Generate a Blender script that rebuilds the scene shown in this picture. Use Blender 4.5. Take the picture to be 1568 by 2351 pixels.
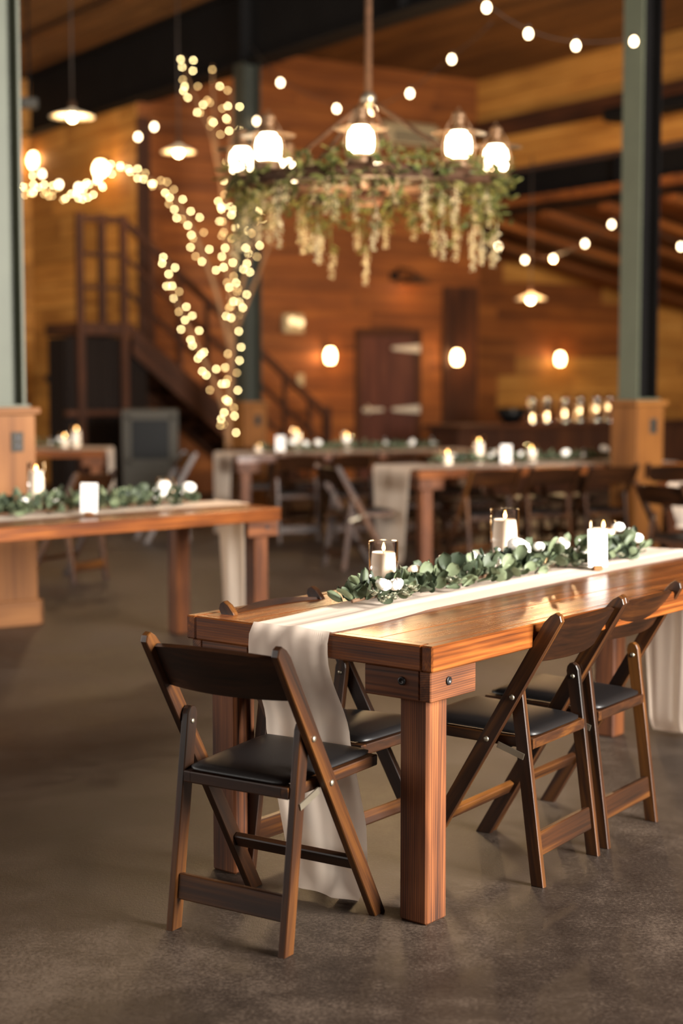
import bpy, math, random
from mathutils import Vector, Matrix, Quaternion
random.seed(7)
S = bpy.context.scene
COL = S.collection
PI = math.pi
for o in list(bpy.data.objects): bpy.data.objects.remove(o)

# ------------------------------------------------------------------ camera, world, daylight, exposure
F, YH, CX, CY, H = 3592.0, 870.0, 784.0, 1175.5, 1.445
TH = math.atan((CY - YH) / F)
cam_d = bpy.data.cameras.new('camera'); cam = bpy.data.objects.new('camera', cam_d); COL.objects.link(cam)
cam.location = (0, 0, H); cam.rotation_euler = (PI / 2 - TH, 0, 0)
cam_d.sensor_fit = 'VERTICAL'; cam_d.sensor_height = 36.0; cam_d.lens = 36.0 * F / 2351.0
cam_d.dof.use_dof = True; cam_d.dof.focus_distance = 4.35; cam_d.dof.aperture_fstop = 1.6
cam_d.clip_start = 0.05; cam_d.clip_end = 200
S.camera = cam
S.view_settings.view_transform = 'Standard'; S.view_settings.look = 'None'
S.view_settings.gamma = 1.0; S.view_settings.use_curve_mapping = False
S.view_settings.exposure = 0.0
w = bpy.data.worlds.new('sky'); S.world = w; w.use_nodes = True
wb = w.node_tree.nodes['Background']; wb.inputs[0].default_value = (0.75, 0.86, 1.0, 1); wb.inputs[1].default_value = 0.35

A0 = math.atan2(0.559, 0.829)                       # the room is turned against the view
RM = Matrix.Rotation(A0, 4, 'Z')
def RW(a, b, z=0.0): return RM @ Vector((a, b, z))  # room axes (across the bays, along the nave) -> world
def area(name, a, b, z, sx, sy, energy, col, look):
    d = bpy.data.lights.new(name, 'AREA'); d.shape = 'RECTANGLE'; d.size = sx; d.size_y = sy
    d.energy = energy; d.color = col
    o = bpy.data.objects.new(name, d); COL.objects.link(o); o.location = RW(a, b, z)
    o.rotation_euler = (RM.to_3x3() @ Vector(look)).to_track_quat('-Z', 'Y').to_euler()
    return o
# daylight in the gable doors behind the camera; two added fill lights along the left
area('gable_daylight', 5.6, -2.35, 3.0, 3.2, 3.6, 4200, (1.0, 0.95, 0.88), (0, 1, -0.1))
area('side_fill', -4.9, 6.0, 2.3, 8.0, 1.9, 270, (1.0, 0.95, 0.88), (1, 0, 0))  # added fill, its left window is invented
area('far_side_fill', -4.9, 14.6, 2.3, 7.0, 1.9, 650, (1.0, 0.95, 0.86), (1, 0, 0))  # second fill, added to brighten the left bay

# ------------------------------------------------------------------ pixel -> place helpers (real depth each)
def ray(u, v):
    x = (u - CX) / F; y = -(v - CY) / F
    return Vector((x, math.cos(TH) + y * math.sin(TH), -math.sin(TH) + y * math.cos(TH)))
def G(u, v, z=0.0):
    r = ray(u, v); t = (z - H) / r.z; return Vector((r.x * t, r.y * t, z))
def PY(u, v, Y):
    r = ray(u, v); return r * (Y / r.y) + Vector((0, 0, H))
def room(p):
    q = RM.inverted() @ Vector(p); return q
def PA(u, v, a):
    r = ray(u, v); q = RM.inverted() @ r; return r * (a / q.x) + Vector((0, 0, H))
def PB(u, v, b):                                     # where the sight line meets a wall plane across the nave
    r = ray(u, v); q = RM.inverted() @ r; return r * (b / q.y) + Vector((0, 0, H))

# ------------------------------------------------------------------ materials
MATS = {}
def newmat(name):
    m = bpy.data.materials.new(name); m.use_nodes = True; nt = m.node_tree; nt.nodes.clear()
    out = nt.nodes.new('ShaderNodeOutputMaterial'); p = nt.nodes.new('ShaderNodeBsdfPrincipled')
    nt.links.new(p.outputs[0], out.inputs[0]); MATS[name] = m
    return m, nt, p, out
def N(nt, t, **kw):
    n = nt.nodes.new(t)
    for k, v in kw.items():
        if k.startswith('i_'): n.inputs[int(k[2:])].default_value = v
        else: setattr(n, k, v)
    return n
def ramp(nt, fac, stops):
    r = nt.nodes.new('ShaderNodeValToRGB'); e = r.color_ramp.elements
    while len(e) < len(stops): e.new(0.5)
    for k, (p, c) in enumerate(stops):
        e[k].position = p; e[k].color = (c[0], c[1], c[2], 1)
    nt.links.new(fac, r.inputs[0]); return r.outputs[0]
def srgb(r, g, b):
    f = lambda c: (c / 12.92 if c <= 0.04045 else ((c + 0.055) / 1.055) ** 2.4)
    return tuple(f(x / 255.0) for x in (r, g, b))
def mul(c, k): return tuple(x * k for x in c)
def wood(name, dark, mid, light, rough=0.4, gs=1.0, bump=0.15, var=0.35, spec=0.5, wear=0.0, coat=0.0, rings=0.0, rscale=42.0):
    m, nt, p, out = newmat(name); L = nt.links.new
    at = N(nt, 'ShaderNodeAttribute', attribute_name='g')
    oi = N(nt, 'ShaderNodeObjectInfo')
    sc = N(nt, 'ShaderNodeVectorMath', operation='SCALE'); sc.inputs[0].default_value = (7.3, 3.1, 5.7)
    L(oi.outputs['Random'], sc.inputs[3])
    ad = N(nt, 'ShaderNodeVectorMath', operation='ADD'); L(at.outputs['Vector'], ad.inputs[0]); L(sc.outputs[0], ad.inputs[1])
    def noise(scale3, det, rg, dist=0.0):
        mp = N(nt, 'ShaderNodeMapping'); mp.inputs['Scale'].default_value = scale3; L(ad.outputs[0], mp.inputs[0])
        n = N(nt, 'ShaderNodeTexNoise'); n.inputs['Scale'].default_value = 1.0; n.inputs['Detail'].default_value = det
        n.inputs['Roughness'].default_value = rg; n.inputs['Distortion'].default_value = dist
        L(mp.outputs[0], n.inputs['Vector']); return n.outputs['Fac']
    a = noise((1.3 * gs, 26 * gs, 26 * gs), 3, 0.55, 0.6)
    b = noise((5 * gs, 150 * gs, 150 * gs), 2, 0.6)
    c = noise((3.0 * gs, 5.0 * gs, 5.0 * gs), 2, 0.5)
    mx = N(nt, 'ShaderNodeMath', operation='MULTIPLY_ADD'); L(b, mx.inputs[0]); mx.inputs[1].default_value = 0.35; L(a, mx.inputs[2])
    m2 = N(nt, 'ShaderNodeMath', operation='MULTIPLY_ADD'); L(c, m2.inputs[0]); m2.inputs[1].default_value = 0.5; L(mx.outputs[0], m2.inputs[2])
    m3 = N(nt, 'ShaderNodeMath', operation='MULTIPLY'); L(m2.outputs[0], m3.inputs[0]); m3.inputs[1].default_value = 0.54
    if rings > 0:
        mp = N(nt, 'ShaderNodeMapping'); mp.inputs['Scale'].default_value = (0.10, 1.0, 1.0); L(ad.outputs[0], mp.inputs[0])
        wv = N(nt, 'ShaderNodeTexWave', wave_type='RINGS', rings_direction='X'); wv.inputs['Scale'].default_value = rscale; wv.inputs['Distortion'].default_value = 5.0
        wv.inputs['Detail'].default_value = 3.0; wv.inputs['Detail Scale'].default_value = 0.35; L(mp.outputs[0], wv.inputs['Vector'])
        pw = N(nt, 'ShaderNodeMath', operation='POWER'); L(wv.outputs['Fac'], pw.inputs[0]); pw.inputs[1].default_value = 2.5
        ms = N(nt, 'ShaderNodeMath', operation='MULTIPLY_ADD'); L(pw.outputs[0], ms.inputs[0]); ms.inputs[1].default_value = -rings; L(m3.outputs[0], ms.inputs[2])
        mz = N(nt, 'ShaderNodeMath', operation='ADD'); L(ms.outputs[0], mz.inputs[0]); mz.inputs[1].default_value = rings * 0.35; m3 = mz
    col = ramp(nt, m3.outputs[0], [(0.34, dark), (0.5, mid), (0.66, light)])
    hv = N(nt, 'ShaderNodeHueSaturation'); L(col, hv.inputs['Color'])
    mr = N(nt, 'ShaderNodeMapRange'); L(oi.outputs['Random'], mr.inputs[0]); mr.inputs[3].default_value = 1 - var; mr.inputs[4].default_value = 1 + var
    L(mr.outputs[0], hv.inputs['Value'])
    cout = hv.outputs[0]
    if wear > 0:
        wn = noise((22, 22, 22), 4, 0.7)
        wr = ramp(nt, wn, [(0.70, (0, 0, 0)), (0.76, (1, 1, 1))])
        wm = N(nt, 'ShaderNodeMath', operation='MULTIPLY'); L(wr, wm.inputs[0]); wm.inputs[1].default_value = wear
        mxc = N(nt, 'ShaderNodeMix', data_type='RGBA'); L(wm.outputs[0], mxc.inputs[0]); L(cout, mxc.inputs[6])
        mxc.inputs[7].default_value = (*mul(light, 1.9), 1); cout = mxc.outputs[2]
    L(cout, p.inputs['Base Color'])
    rr = N(nt, 'ShaderNodeMapRange'); L(m3.outputs[0], rr.inputs[0]); rr.inputs[3].default_value = rough + 0.12; rr.inputs[4].default_value = max(0.05, rough - 0.1)
    L(rr.outputs[0], p.inputs['Roughness'])
    p.inputs['Specular IOR Level'].default_value = spec
    if coat: p.inputs['Coat Weight'].default_value = coat; p.inputs['Coat Roughness'].default_value = 0.2
    bp = N(nt, 'ShaderNodeBump'); bp.inputs['Strength'].default_value = bump; bp.inputs['Distance'].default_value = 0.002
    L(m3.outputs[0], bp.inputs['Height']); L(bp.outputs[0], p.inputs['Normal'])
    return m
def plain(name, col, rough=0.5, metal=0.0, spec=0.5, noise=0.0, ns=20.0, sss=0.0, bump=0.0, trans=0.0):
    m, nt, p, out = newmat(name); L = nt.links.new
    p.inputs['Base Color'].default_value = (*col, 1); p.inputs['Roughness'].default_value = rough
    p.inputs['Metallic'].default_value = metal; p.inputs['Specular IOR Level'].default_value = spec
    if noise > 0 or bump > 0:
        tc = N(nt, 'ShaderNodeTexCoord'); n = N(nt, 'ShaderNodeTexNoise'); n.inputs['Scale'].default_value = ns; n.inputs['Detail'].default_value = 4
        L(tc.outputs['Object'], n.inputs['Vector'])
        c = ramp(nt, n.outputs['Fac'], [(0.3, mul(col, 1 - noise)), (0.7, mul(col, 1 + noise))]); L(c, p.inputs['Base Color'])
        if bump > 0:
            bp = N(nt, 'ShaderNodeBump'); bp.inputs['Strength'].default_value = bump; bp.inputs['Distance'].default_value = 0.003
            L(n.outputs['Fac'], bp.inputs['Height']); L(bp.outputs[0], p.inputs['Normal'])
    if sss: p.inputs['Subsurface Weight'].default_value = sss; p.inputs['Subsurface Radius'].default_value = (0.02, 0.012, 0.006); p.inputs['Subsurface Scale'].default_value = 0.6
    return m
def emit(name, col, strength, sample=True):
    m, nt, p, out = newmat(name)
    p.inputs['Base Color'].default_value = (*col, 1); p.inputs['Emission Color'].default_value = (*col, 1)
    p.inputs['Emission Strength'].default_value = strength; p.inputs['Roughness'].default_value = 0.4
    if not sample: m.cycles.emission_sampling = 'NONE'
    return m
def cloth(name, col, transl=0.35, clear=0.06):
    m, nt, p, out = newmat(name); L = nt.links.new
    p.inputs['Base Color'].default_value = (*col, 1); p.inputs['Roughness'].default_value = 0.85; p.inputs['Specular IOR Level'].default_value = 0.2
    tc = N(nt, 'ShaderNodeTexCoord'); n = N(nt, 'ShaderNodeTexNoise'); n.inputs['Scale'].default_value = 900; L(tc.outputs['Object'], n.inputs['Vector'])
    bp = N(nt, 'ShaderNodeBump'); bp.inputs['Strength'].default_value = 0.12; bp.inputs['Distance'].default_value = 0.001; L(n.outputs['Fac'], bp.inputs['Height']); L(bp.outputs[0], p.inputs['Normal'])
    t = N(nt, 'ShaderNodeBsdfTranslucent'); t.inputs[0].default_value = (*col, 1)
    x = N(nt, 'ShaderNodeMixShader'); x.inputs[0].default_value = transl; L(p.outputs[0], x.inputs[1]); L(t.outputs[0], x.inputs[2])
    tr = N(nt, 'ShaderNodeBsdfTransparent'); y = N(nt, 'ShaderNodeMixShader'); y.inputs[0].default_value = clear
    L(x.outputs[0], y.inputs[1]); L(tr.outputs[0], y.inputs[2]); L(y.outputs[0], out.inputs[0])
    return m
def leafmat(name, dark, light):
    m, nt, p, out = newmat(name); L = nt.links.new
    oi = N(nt, 'ShaderNodeObjectInfo'); ge = N(nt, 'ShaderNodeNewGeometry')
    ad = N(nt, 'ShaderNodeMath', operation='ADD'); L(oi.outputs['Random'], ad.inputs[0]); L(ge.outputs['Random Per Island'], ad.inputs[1])
    fr = N(nt, 'ShaderNodeMath', operation='FRACT'); L(ad.outputs[0], fr.inputs[0])
    c = ramp(nt, fr.outputs[0], [(0.0, dark), (0.65, tuple((a + b) / 2 for a, b in zip(dark, light))), (1.0, light)])
    tc = N(nt, 'ShaderNodeTexCoord'); n = N(nt, 'ShaderNodeTexNoise'); n.inputs['Scale'].default_value = 90; L(tc.outputs['Object'], n.inputs['Vector'])
    mr = N(nt, 'ShaderNodeMapRange'); L(n.outputs['Fac'], mr.inputs[0]); mr.inputs[3].default_value = 0.8; mr.inputs[4].default_value = 1.2
    hv = N(nt, 'ShaderNodeHueSaturation'); L(c, hv.inputs['Color']); L(mr.outputs[0], hv.inputs['Value'])
    L(hv.outputs[0], p.inputs['Base Color']); p.inputs['Roughness'].default_value = 0.55; p.inputs['Specular IOR Level'].default_value = 0.35
    t = N(nt, 'ShaderNodeBsdfTranslucent'); L(hv.outputs[0], t.inputs[0])
    x = N(nt, 'ShaderNodeMixShader'); x.inputs[0].default_value = 0.22; L(p.outputs[0], x.inputs[1]); L(t.outputs[0], x.inputs[2]); L(x.outputs[0], out.inputs[0])
    return m
def glassmat(name):
    m, nt, p, out = newmat(name); L = nt.links.new
    nt.nodes.remove(p)
    fz = N(nt, 'ShaderNodeFresnel'); fz.inputs[0].default_value = 1.18
    g = N(nt, 'ShaderNodeBsdfGlossy'); g.inputs['Roughness'].default_value = 0.03; g.inputs[0].default_value = (1, 1, 1, 1)
    t = N(nt, 'ShaderNodeBsdfTransparent'); t.inputs[0].default_value = (1, 1, 1, 1)
    x = N(nt, 'ShaderNodeMixShader'); L(fz.outputs[0], x.inputs[0]); L(t.outputs[0], x.inputs[1]); L(g.outputs[0], x.inputs[2]); L(x.outputs[0], out.inputs[0])
    return m
def concrete(name):
    m, nt, p, out = newmat(name); L = nt.links.new
    tc = N(nt, 'ShaderNodeTexCoord')
    def nz(s, d, r, dist=0.0):
        n = N(nt, 'ShaderNodeTexNoise'); n.inputs['Scale'].default_value = s; n.inputs['Detail'].default_value = d; n.inputs['Roughness'].default_value = r
        n.inputs['Distortion'].default_value = dist; L(tc.outputs['Object'], n.inputs['Vector']); return n.outputs['Fac']
    a = nz(1.1, 5, 0.6, 0.8); b = nz(9, 6, 0.7); c = nz(95, 4, 0.75); d = nz(300, 2, 0.7)
    s1 = N(nt, 'ShaderNodeMath', operation='MULTIPLY_ADD'); L(b, s1.inputs[0]); s1.inputs[1].default_value = 0.55; L(a, s1.inputs[2])
    s2 = N(nt, 'ShaderNodeMath', operation='MULTIPLY_ADD'); L(c, s2.inputs[0]); s2.inputs[1].default_value = 0.95; L(s1.outputs[0], s2.inputs[2])
    s3 = N(nt, 'ShaderNodeMath', operation='MULTIPLY'); L(s2.outputs[0], s3.inputs[0]); s3.inputs[1].default_value = 0.40
    col = ramp(nt, s3.outputs[0], [(0.38, srgb(19, 13, 9)), (0.5, srgb(40, 31, 24)), (0.60, srgb(70, 58, 48))])
    L(col, p.inputs['Base Color'])
    rr = N(nt, 'ShaderNodeMapRange'); L(s3.outputs[0], rr.inputs[0]); rr.inputs[1].default_value = 0.35; rr.inputs[2].default_value = 0.65; rr.inputs[3].default_value = 0.36; rr.inputs[4].default_value = 0.62
    L(rr.outputs[0], p.inputs['Roughness']); p.inputs['Specular IOR Level'].default_value = 0.45
    hs = N(nt, 'ShaderNodeMath', operation='MULTIPLY_ADD'); L(d, hs.inputs[0]); hs.inputs[1].default_value = 0.6; L(c, hs.inputs[2])
    bp = N(nt, 'ShaderNodeBump'); bp.inputs['Strength'].default_value = 0.35; bp.inputs['Distance'].default_value = 0.003; L(hs.outputs[0], bp.inputs['Height']); L(bp.outputs[0], p.inputs['Normal'])
    return m

M_FLOOR = concrete('stained_concrete')
M_TABLE = wood('table_wood', srgb(42, 17, 5), srgb(98, 51, 19), srgb(142, 83, 36), rough=0.27, bump=0.3, var=0.10, spec=0.45, wear=0.0, rings=0.065, rscale=48)
M_LEG = wood('table_leg_wood', srgb(38, 18, 8), srgb(84, 46, 22), srgb(122, 72, 38), rough=0.55, gs=0.9, bump=0.6, var=0.08, spec=0.25, wear=0.12, rings=0.11, rscale=52)
M_CHAIR = wood('chair_wood', srgb(13, 6, 2), srgb(46, 24, 9), srgb(90, 54, 20), rough=0.38, gs=0.7, bump=0.1, var=0.1, spec=0.3, wear=0.15)
M_BACK = wood('chair_back_wood', srgb(14, 6, 2), srgb(36, 18, 7), srgb(62, 34, 13), rough=0.34, gs=0.7, bump=0.06, var=0.1, spec=0.32)
M_PAD = plain('black_vinyl', srgb(14, 12, 12), 0.42, spec=0.3, noise=0.1, ns=300, bump=0.08)
M_STEEL = plain('zinc_metal', srgb(150, 140, 122), 0.38, metal=0.9)
M_BOLT = plain('dark_bolt', srgb(34, 32, 32), 0.4, metal=0.6)
M_CLOTH = cloth('chiffon', srgb(236, 219, 202))
M_WAX = plain('wax', srgb(230, 212, 190), 0.5, sss=0.25)
M_WICK = plain('wick', srgb(30, 22, 16), 0.9)
M_FLAME = emit('flame', (1.0, 0.5, 0.14), 24, False)
M_GLASS = glassmat('clear_glass')
M_CARD = plain('white_card', srgb(234, 228, 222), 0.6)
M_PRINT = plain('grey_print', srgb(150, 148, 146), 0.7)
M_LEAF = leafmat('eucalyptus_leaf', srgb(31, 43, 29), srgb(116, 127, 96))
M_LEAF2 = leafmat('seeded_leaf', srgb(84, 92, 74), srgb(176, 172, 146))
M_LEAFW = leafmat('wreath_leaf', srgb(46, 54, 20), srgb(118, 116, 60))
M_STEM = plain('stem', srgb(92, 66, 44), 0.8)
M_ROSE = plain('rose_petal', srgb(250, 244, 234), 0.6, sss=0.1)
M_BLUSH = plain('blush_petal', srgb(240, 216, 190), 0.6, sss=0.1)
M_BLOSSOM = leafmat('wisteria_blossom', srgb(140, 126, 92), srgb(196, 182, 146))
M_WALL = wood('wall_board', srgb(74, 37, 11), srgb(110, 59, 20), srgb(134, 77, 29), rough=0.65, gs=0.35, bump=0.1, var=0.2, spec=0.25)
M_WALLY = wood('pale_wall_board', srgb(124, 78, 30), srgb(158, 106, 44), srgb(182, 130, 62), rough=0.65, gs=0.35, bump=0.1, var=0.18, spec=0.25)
M_BACKING = plain('wall_backing', srgb(60, 34, 16), 0.9)
M_CEIL = wood('ceiling_board', srgb(66, 40, 17), srgb(96, 62, 28), srgb(122, 82, 40), rough=0.7, gs=0.3, bump=0.1, var=0.18, spec=0.2)
M_DARKW = wood('dark_stained_wood', srgb(30, 14, 6), srgb(52, 26, 10), srgb(72, 38, 16), rough=0.7, gs=0.5, bump=0.1, var=0.15, spec=0.2)
M_DOOR = wood('door_wood', srgb(48, 24, 16), srgb(70, 36, 25), srgb(90, 50, 34), rough=0.65, gs=0.5, bump=0.1, var=0.12, spec=0.25)
M_PED = wood('pedestal_wood', srgb(84, 49, 18), srgb(112, 69, 28), srgb(134, 88, 42), rough=0.55, gs=0.6, bump=0.1, var=0.06, spec=0.25)
M_BEAM = plain('black_steel', srgb(13, 11, 10), 0.75, spec=0.1, noise=0.15, ns=3)
M_COLUMN = plain('grey_green_steel', srgb(74, 77, 62), 0.5, spec=0.35, noise=0.08, ns=4)
M_COLUMN_D = plain('dark_green_steel', srgb(44, 45, 37), 0.55, spec=0.25, noise=0.08, ns=4)
M_COPPER = plain('aged_copper', srgb(98, 72, 48), 0.5, metal=0.5, noise=0.2, ns=25)
M_RUST = plain('rusty_iron', srgb(66, 44, 28), 0.7, metal=0.3, spec=0.25, noise=0.25, ns=30)
M_LAMP = emit('lantern_glow', (1.0, 0.80, 0.52), 18.0)
M_SCONCE = emit('sconce_glow', (1.0, 0.66, 0.30), 26.0)
M_BULB = emit('string_bulb_glow', (1.0, 0.74, 0.44), 16.0, False)
M_FAIRY = emit('fairy_glow', (1.0, 0.78, 0.36), 34.0, False)
M_ENAMEL = plain('enamel_shade', srgb(226, 208, 176), 0.4)
M_WIRE = plain('dark_wire', srgb(46, 34, 24), 0.7)
M_BRANCH = plain('tan_branch', srgb(120, 84, 50), 0.8, noise=0.25, ns=12)
M_CREAM = plain('cream_plastic', srgb(158, 138, 102), 0.5)
M_GREY = plain('grey_cabinet', srgb(56, 52, 45), 0.6, spec=0.2)
M_BLACK = plain('black_panel', srgb(8, 8, 8), 0.4, spec=0.15)
M_CHROME = plain('polished_steel', srgb(205, 205, 200), 0.12, metal=1.0)
M_PALEMETAL = plain('pale_hinge_metal', srgb(196, 182, 160), 0.45, metal=0.3)

# ------------------------------------------------------------------ mesh builder
class MB:
    def __init__(s): s.v = []; s.f = []; s.g = []; s.sm = []
    def add(s, vs, fs, M=None, g=None, smooth=False):
        o = len(s.v); off = Vector((random.uniform(0, 9), random.uniform(0, 9), random.uniform(0, 9)))
        for k, p in enumerate(vs):
            p = Vector(p); s.g.append((Vector(g[k]) if g else p) + off); s.v.append((M @ p) if M else p)
        for q in fs: s.f.append([i + o for i in q]); s.sm.append(smooth)
        return s
    def box(s, size, M=None, c=0.0, at=None):
        if at is not None: M = Matrix.Translation(Vector(at)) @ (M or Matrix())
        hx, hy, hz = [k / 2 for k in size]; order = sorted(range(3), key=lambda k: -size[k])
        vs = []; fs = []
        if c <= 0:
            for x in (-hx, hx):
                for y in (-hy, hy):
                    for z in (-hz, hz): vs.append((x, y, z))
            fs = [(0, 1, 3, 2), (4, 6, 7, 5), (0, 4, 5, 1), (2, 3, 7, 6), (0, 2, 6, 4), (1, 5, 7, 3)]
        else:
            idx = {}
            for x in (-1, 1):
                for y in (-1, 1):
                    for z in (-1, 1):
                        for ax in range(3):                       # vertex lying on the face normal to ax
                            q = [x * (hx - c), y * (hy - c), z * (hz - c)]
                            q[ax] = (x * hx, y * hy, z * hz)[ax]
                            idx[(x, y, z, ax)] = len(vs); vs.append(tuple(q))
            def quad(keys, n):
                ids = [idx[k] for k in keys]; P = [Vector(vs[i]) for i in ids]
                nn = (P[1] - P[0]).cross(P[2] - P[0])
                fs.append(ids if nn.dot(Vector(n)) > 0 else ids[::-1])
            for ax in range(3):
                o1, o2 = [k for k in range(3) if k != ax]
                for sg in (-1, 1):
                    ks = []
                    for (p, q) in ((-1, -1), (1, -1), (1, 1), (-1, 1)):
                        t = [0, 0, 0]; t[ax] = sg; t[o1] = p; t[o2] = q; ks.append((*t, ax))
                    n = [0, 0, 0]; n[ax] = sg; quad(ks, n)
                for p in (-1, 1):
                    for q in (-1, 1):
                        t = [0, 0, 0]; t[o1] = p; t[o2] = q; ks = []
                        for e, fx in ((-1, o1), (1, o1), (1, o2), (-1, o2)):
                            u = list(t); u[ax] = e; ks.append((*u, fx))
                        quad(ks, t)
            for x in (-1, 1):
                for y in (-1, 1):
                    for z in (-1, 1): quad([(x, y, z, 0), (x, y, z, 1), (x, y, z, 2)], (x, y, z))
        g = [Vector((p[order[0]], p[order[1]], p[order[2]])) for p in vs]
        return s.add(vs, fs, M, g)
    def span(s, a0, a1, M=None, c=0.0):
        sz = [abs(a1[k] - a0[k]) for k in range(3)]; ct = Vector([(a1[k] + a0[k]) / 2 for k in range(3)])
        return s.box(sz, (M or Matrix()) @ Matrix.Translation(ct), c)
    def beam(s, p0, p1, wd, th, up=(0, 0, 1), c=0.0):
        p0 = Vector(p0); p1 = Vector(p1); d = p1 - p0; z = d.normalized(); x = Vector(up).cross(z)
        if x.length < 1e-4: x = Vector((1, 0, 0)).cross(z)
        x.normalize(); y = z.cross(x)
        M = Matrix.Translation((p0 + p1) / 2) @ Matrix((x, y, z)).transposed().to_4x4()
        return s.box((wd, th, d.length), M, c)
    def prism(s, poly, t, M=None, c=0.0):
        n = len(poly); P = [Vector((p[0], p[1], 0)) for p in poly]
        ar = sum(P[i].x * P[(i + 1) % n].y - P[(i + 1) % n].x * P[i].y for i in range(n))
        if ar < 0: P = P[::-1]
        def inset(k):
            if k <= 0: return [p.copy() for p in P]
            R = []
            for i in range(n):
                a = (P[i] - P[i - 1]).normalized(); b = (P[(i + 1) % n] - P[i]).normalized()
                na = Vector((-a.y, a.x, 0)); nb = Vector((-b.y, b.x, 0)); m = (na + nb); m = m / max(0.3, m.dot(m) / 2) ; R.append(P[i] + m * k * 0.5 * 1.0 if m.length else P[i])
            return R
        rings = []
        I = inset(c)
        lv = [(-t / 2, I), (-t / 2 + c, P), (t / 2 - c, P), (t / 2, I)] if c > 0 else [(-t / 2, P), (t / 2, P)]
        vs = [(p.x, p.y, z) for z, R in lv for p in R]; fs = []
        for k in range(len(lv) - 1):
            for i in range(n): fs.append((k * n + i, k * n + (i + 1) % n, (k + 1) * n + (i + 1) % n, (k + 1) * n + i))
        fs.append(tuple(range(n))[::-1]); fs.append(tuple((len(lv) - 1) * n + i for i in range(n)))
        ex = max(p.x for p in P) - min(p.x for p in P); ey = max(p.y for p in P) - min(p.y for p in P)
        # grain follows the long diagonal of the outline
        best = max(((P[i] - P[j]) for i in range(n) for j in range(n)), key=lambda q: q.length).normalized(); ot = Vector((-best.y, best.x, 0))
        g = [(Vector(v).dot(best), Vector(v).dot(ot), v[2]) for v in vs]
        return s.add(vs, fs, M, g)
    def tube(s, path, r, n=8, cap=True):
        P = [Vector(p) for p in path]; rs = r if isinstance(r, (list, tuple)) else [r] * len(P)
        vs = []; fs = []; g = []; ref = None; ln = 0
        for i, p in enumerate(P):
            d = (P[min(i + 1, len(P) - 1)] - P[max(i - 1, 0)]).normalized()
            if ref is None: ref = d.orthogonal().normalized()
            x = (ref - d * ref.dot(d)); x = x.normalized() if x.length > 1e-5 else d.orthogonal().normalized(); ref = x; y = d.cross(x)
            if i: ln += (P[i] - P[i - 1]).length
            for k in range(n):
                t = 2 * PI * k / n; vs.append(p + (x * math.cos(t) + y * math.sin(t)) * rs[i]); g.append((ln, rs[i] * math.cos(t), rs[i] * math.sin(t)))
        for i in range(len(P) - 1):
            for k in range(n): fs.append((i * n + k, i * n + (k + 1) % n, (i + 1) * n + (k + 1) % n, (i + 1) * n + k))
        if cap: fs.append(tuple(range(n))[::-1]); fs.append(tuple((len(P) - 1) * n + k for k in range(n)))
        return s.add(vs, fs, None, g, True)
    def lathe(s, prof, n=16, M=None, cap=True, smooth=True):
        vs = []; fs = []
        for (r, z) in prof:
            for k in range(n): t = 2 * PI * k / n; vs.append((r * math.cos(t), r * math.sin(t), z))
        for i in range(len(prof) - 1):
            for k in range(n): fs.append((i * n + k, i * n + (k + 1) % n, (i + 1) * n + (k + 1) % n, (i + 1) * n + k))
        if cap:
            if prof[0][0] > 1e-6: fs.append(tuple(range(n))[::-1])
            if prof[-1][0] > 1e-6: fs.append(tuple((len(prof) - 1) * n + k for k in range(n)))
        return s.add(vs, fs, M, None, smooth)
    def ball(s, r, M=None, n=10, m=6, sq=1.0):
        return s.lathe([(max(1e-5, r * math.sin(PI * k / m)), -r * sq * math.cos(PI * k / m)) for k in range(m + 1)], n, M, False)
    def grid(s, nu, nv, fn, M=None, smooth=True, g=None):
        vs = [fn(i / nu, j / nv) for j in range(nv + 1) for i in range(nu + 1)]
        fs = [(j * (nu + 1) + i, j * (nu + 1) + i + 1, (j + 1) * (nu + 1) + i + 1, (j + 1) * (nu + 1) + i) for j in range(nv) for i in range(nu)]
        return s.add(vs, fs, M, g, smooth)
    def mesh(s, name, mat):
        me = bpy.data.meshes.new(name); me.from_pydata([tuple(v) for v in s.v], [], s.f)
        a = me.attributes.new('g', 'FLOAT_VECTOR', 'POINT'); a.data.foreach_set('vector', [c for q in s.g for c in q])
        me.polygons.foreach_set('use_smooth', s.sm); me.materials.append(mat); me.update(); return me
    def build(s, name, mat, parent=None, M=None):
        return obj(name, s.mesh(name, mat), parent, M)
def obj(name, me, parent=None, M=None):
    o = bpy.data.objects.new(name, me); COL.objects.link(o)
    if parent: o.parent = parent
    if M is not None: o.matrix_local = M
    return o
def tag(o, label, cat, group=None):
    o['label'] = label; o['category'] = cat
    if group: o['group'] = group
    return o
def thing(name, label, cat, M=None, group=None):
    o = bpy.data.objects.new(name, None); COL.objects.link(o); o.empty_display_size = 0.1
    if M is not None: o.matrix_world = M
    return tag(o, label, cat, group)
def struct(o): o['kind'] = 'structure'; return o
def copy_tree(o, parent=None):
    c = o.copy(); COL.objects.link(c); c.parent = parent
    for ch in o.children: copy_tree(ch, c)
    return c
def TR(p): return Matrix.Translation(Vector(p))
def RZ(a): return Matrix.Rotation(a, 4, 'Z')
def RX(a): return Matrix.Rotation(a, 4, 'X')
def RY(a): return Matrix.Rotation(a, 4, 'Y')
def lerp(a, b, t): return a + (b - a) * t
def interp(xs, ys, x):
    if x <= xs[0]: return ys[0]
    for i in range(len(xs) - 1):
        if x <= xs[i + 1]: return lerp(ys[i], ys[i + 1], (x - xs[i]) / (xs[i + 1] - xs[i]))
    return ys[-1]
def lamp_light(parent, loc, energy, col, r=0.05):
    d = bpy.data.lights.new('lamp_light', 'POINT'); d.energy = energy; d.color = col; d.shadow_soft_size = r
    o = bpy.data.objects.new('lamp_light', d); COL.objects.link(o); o.parent = parent; o.location = loc
    return o

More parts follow.
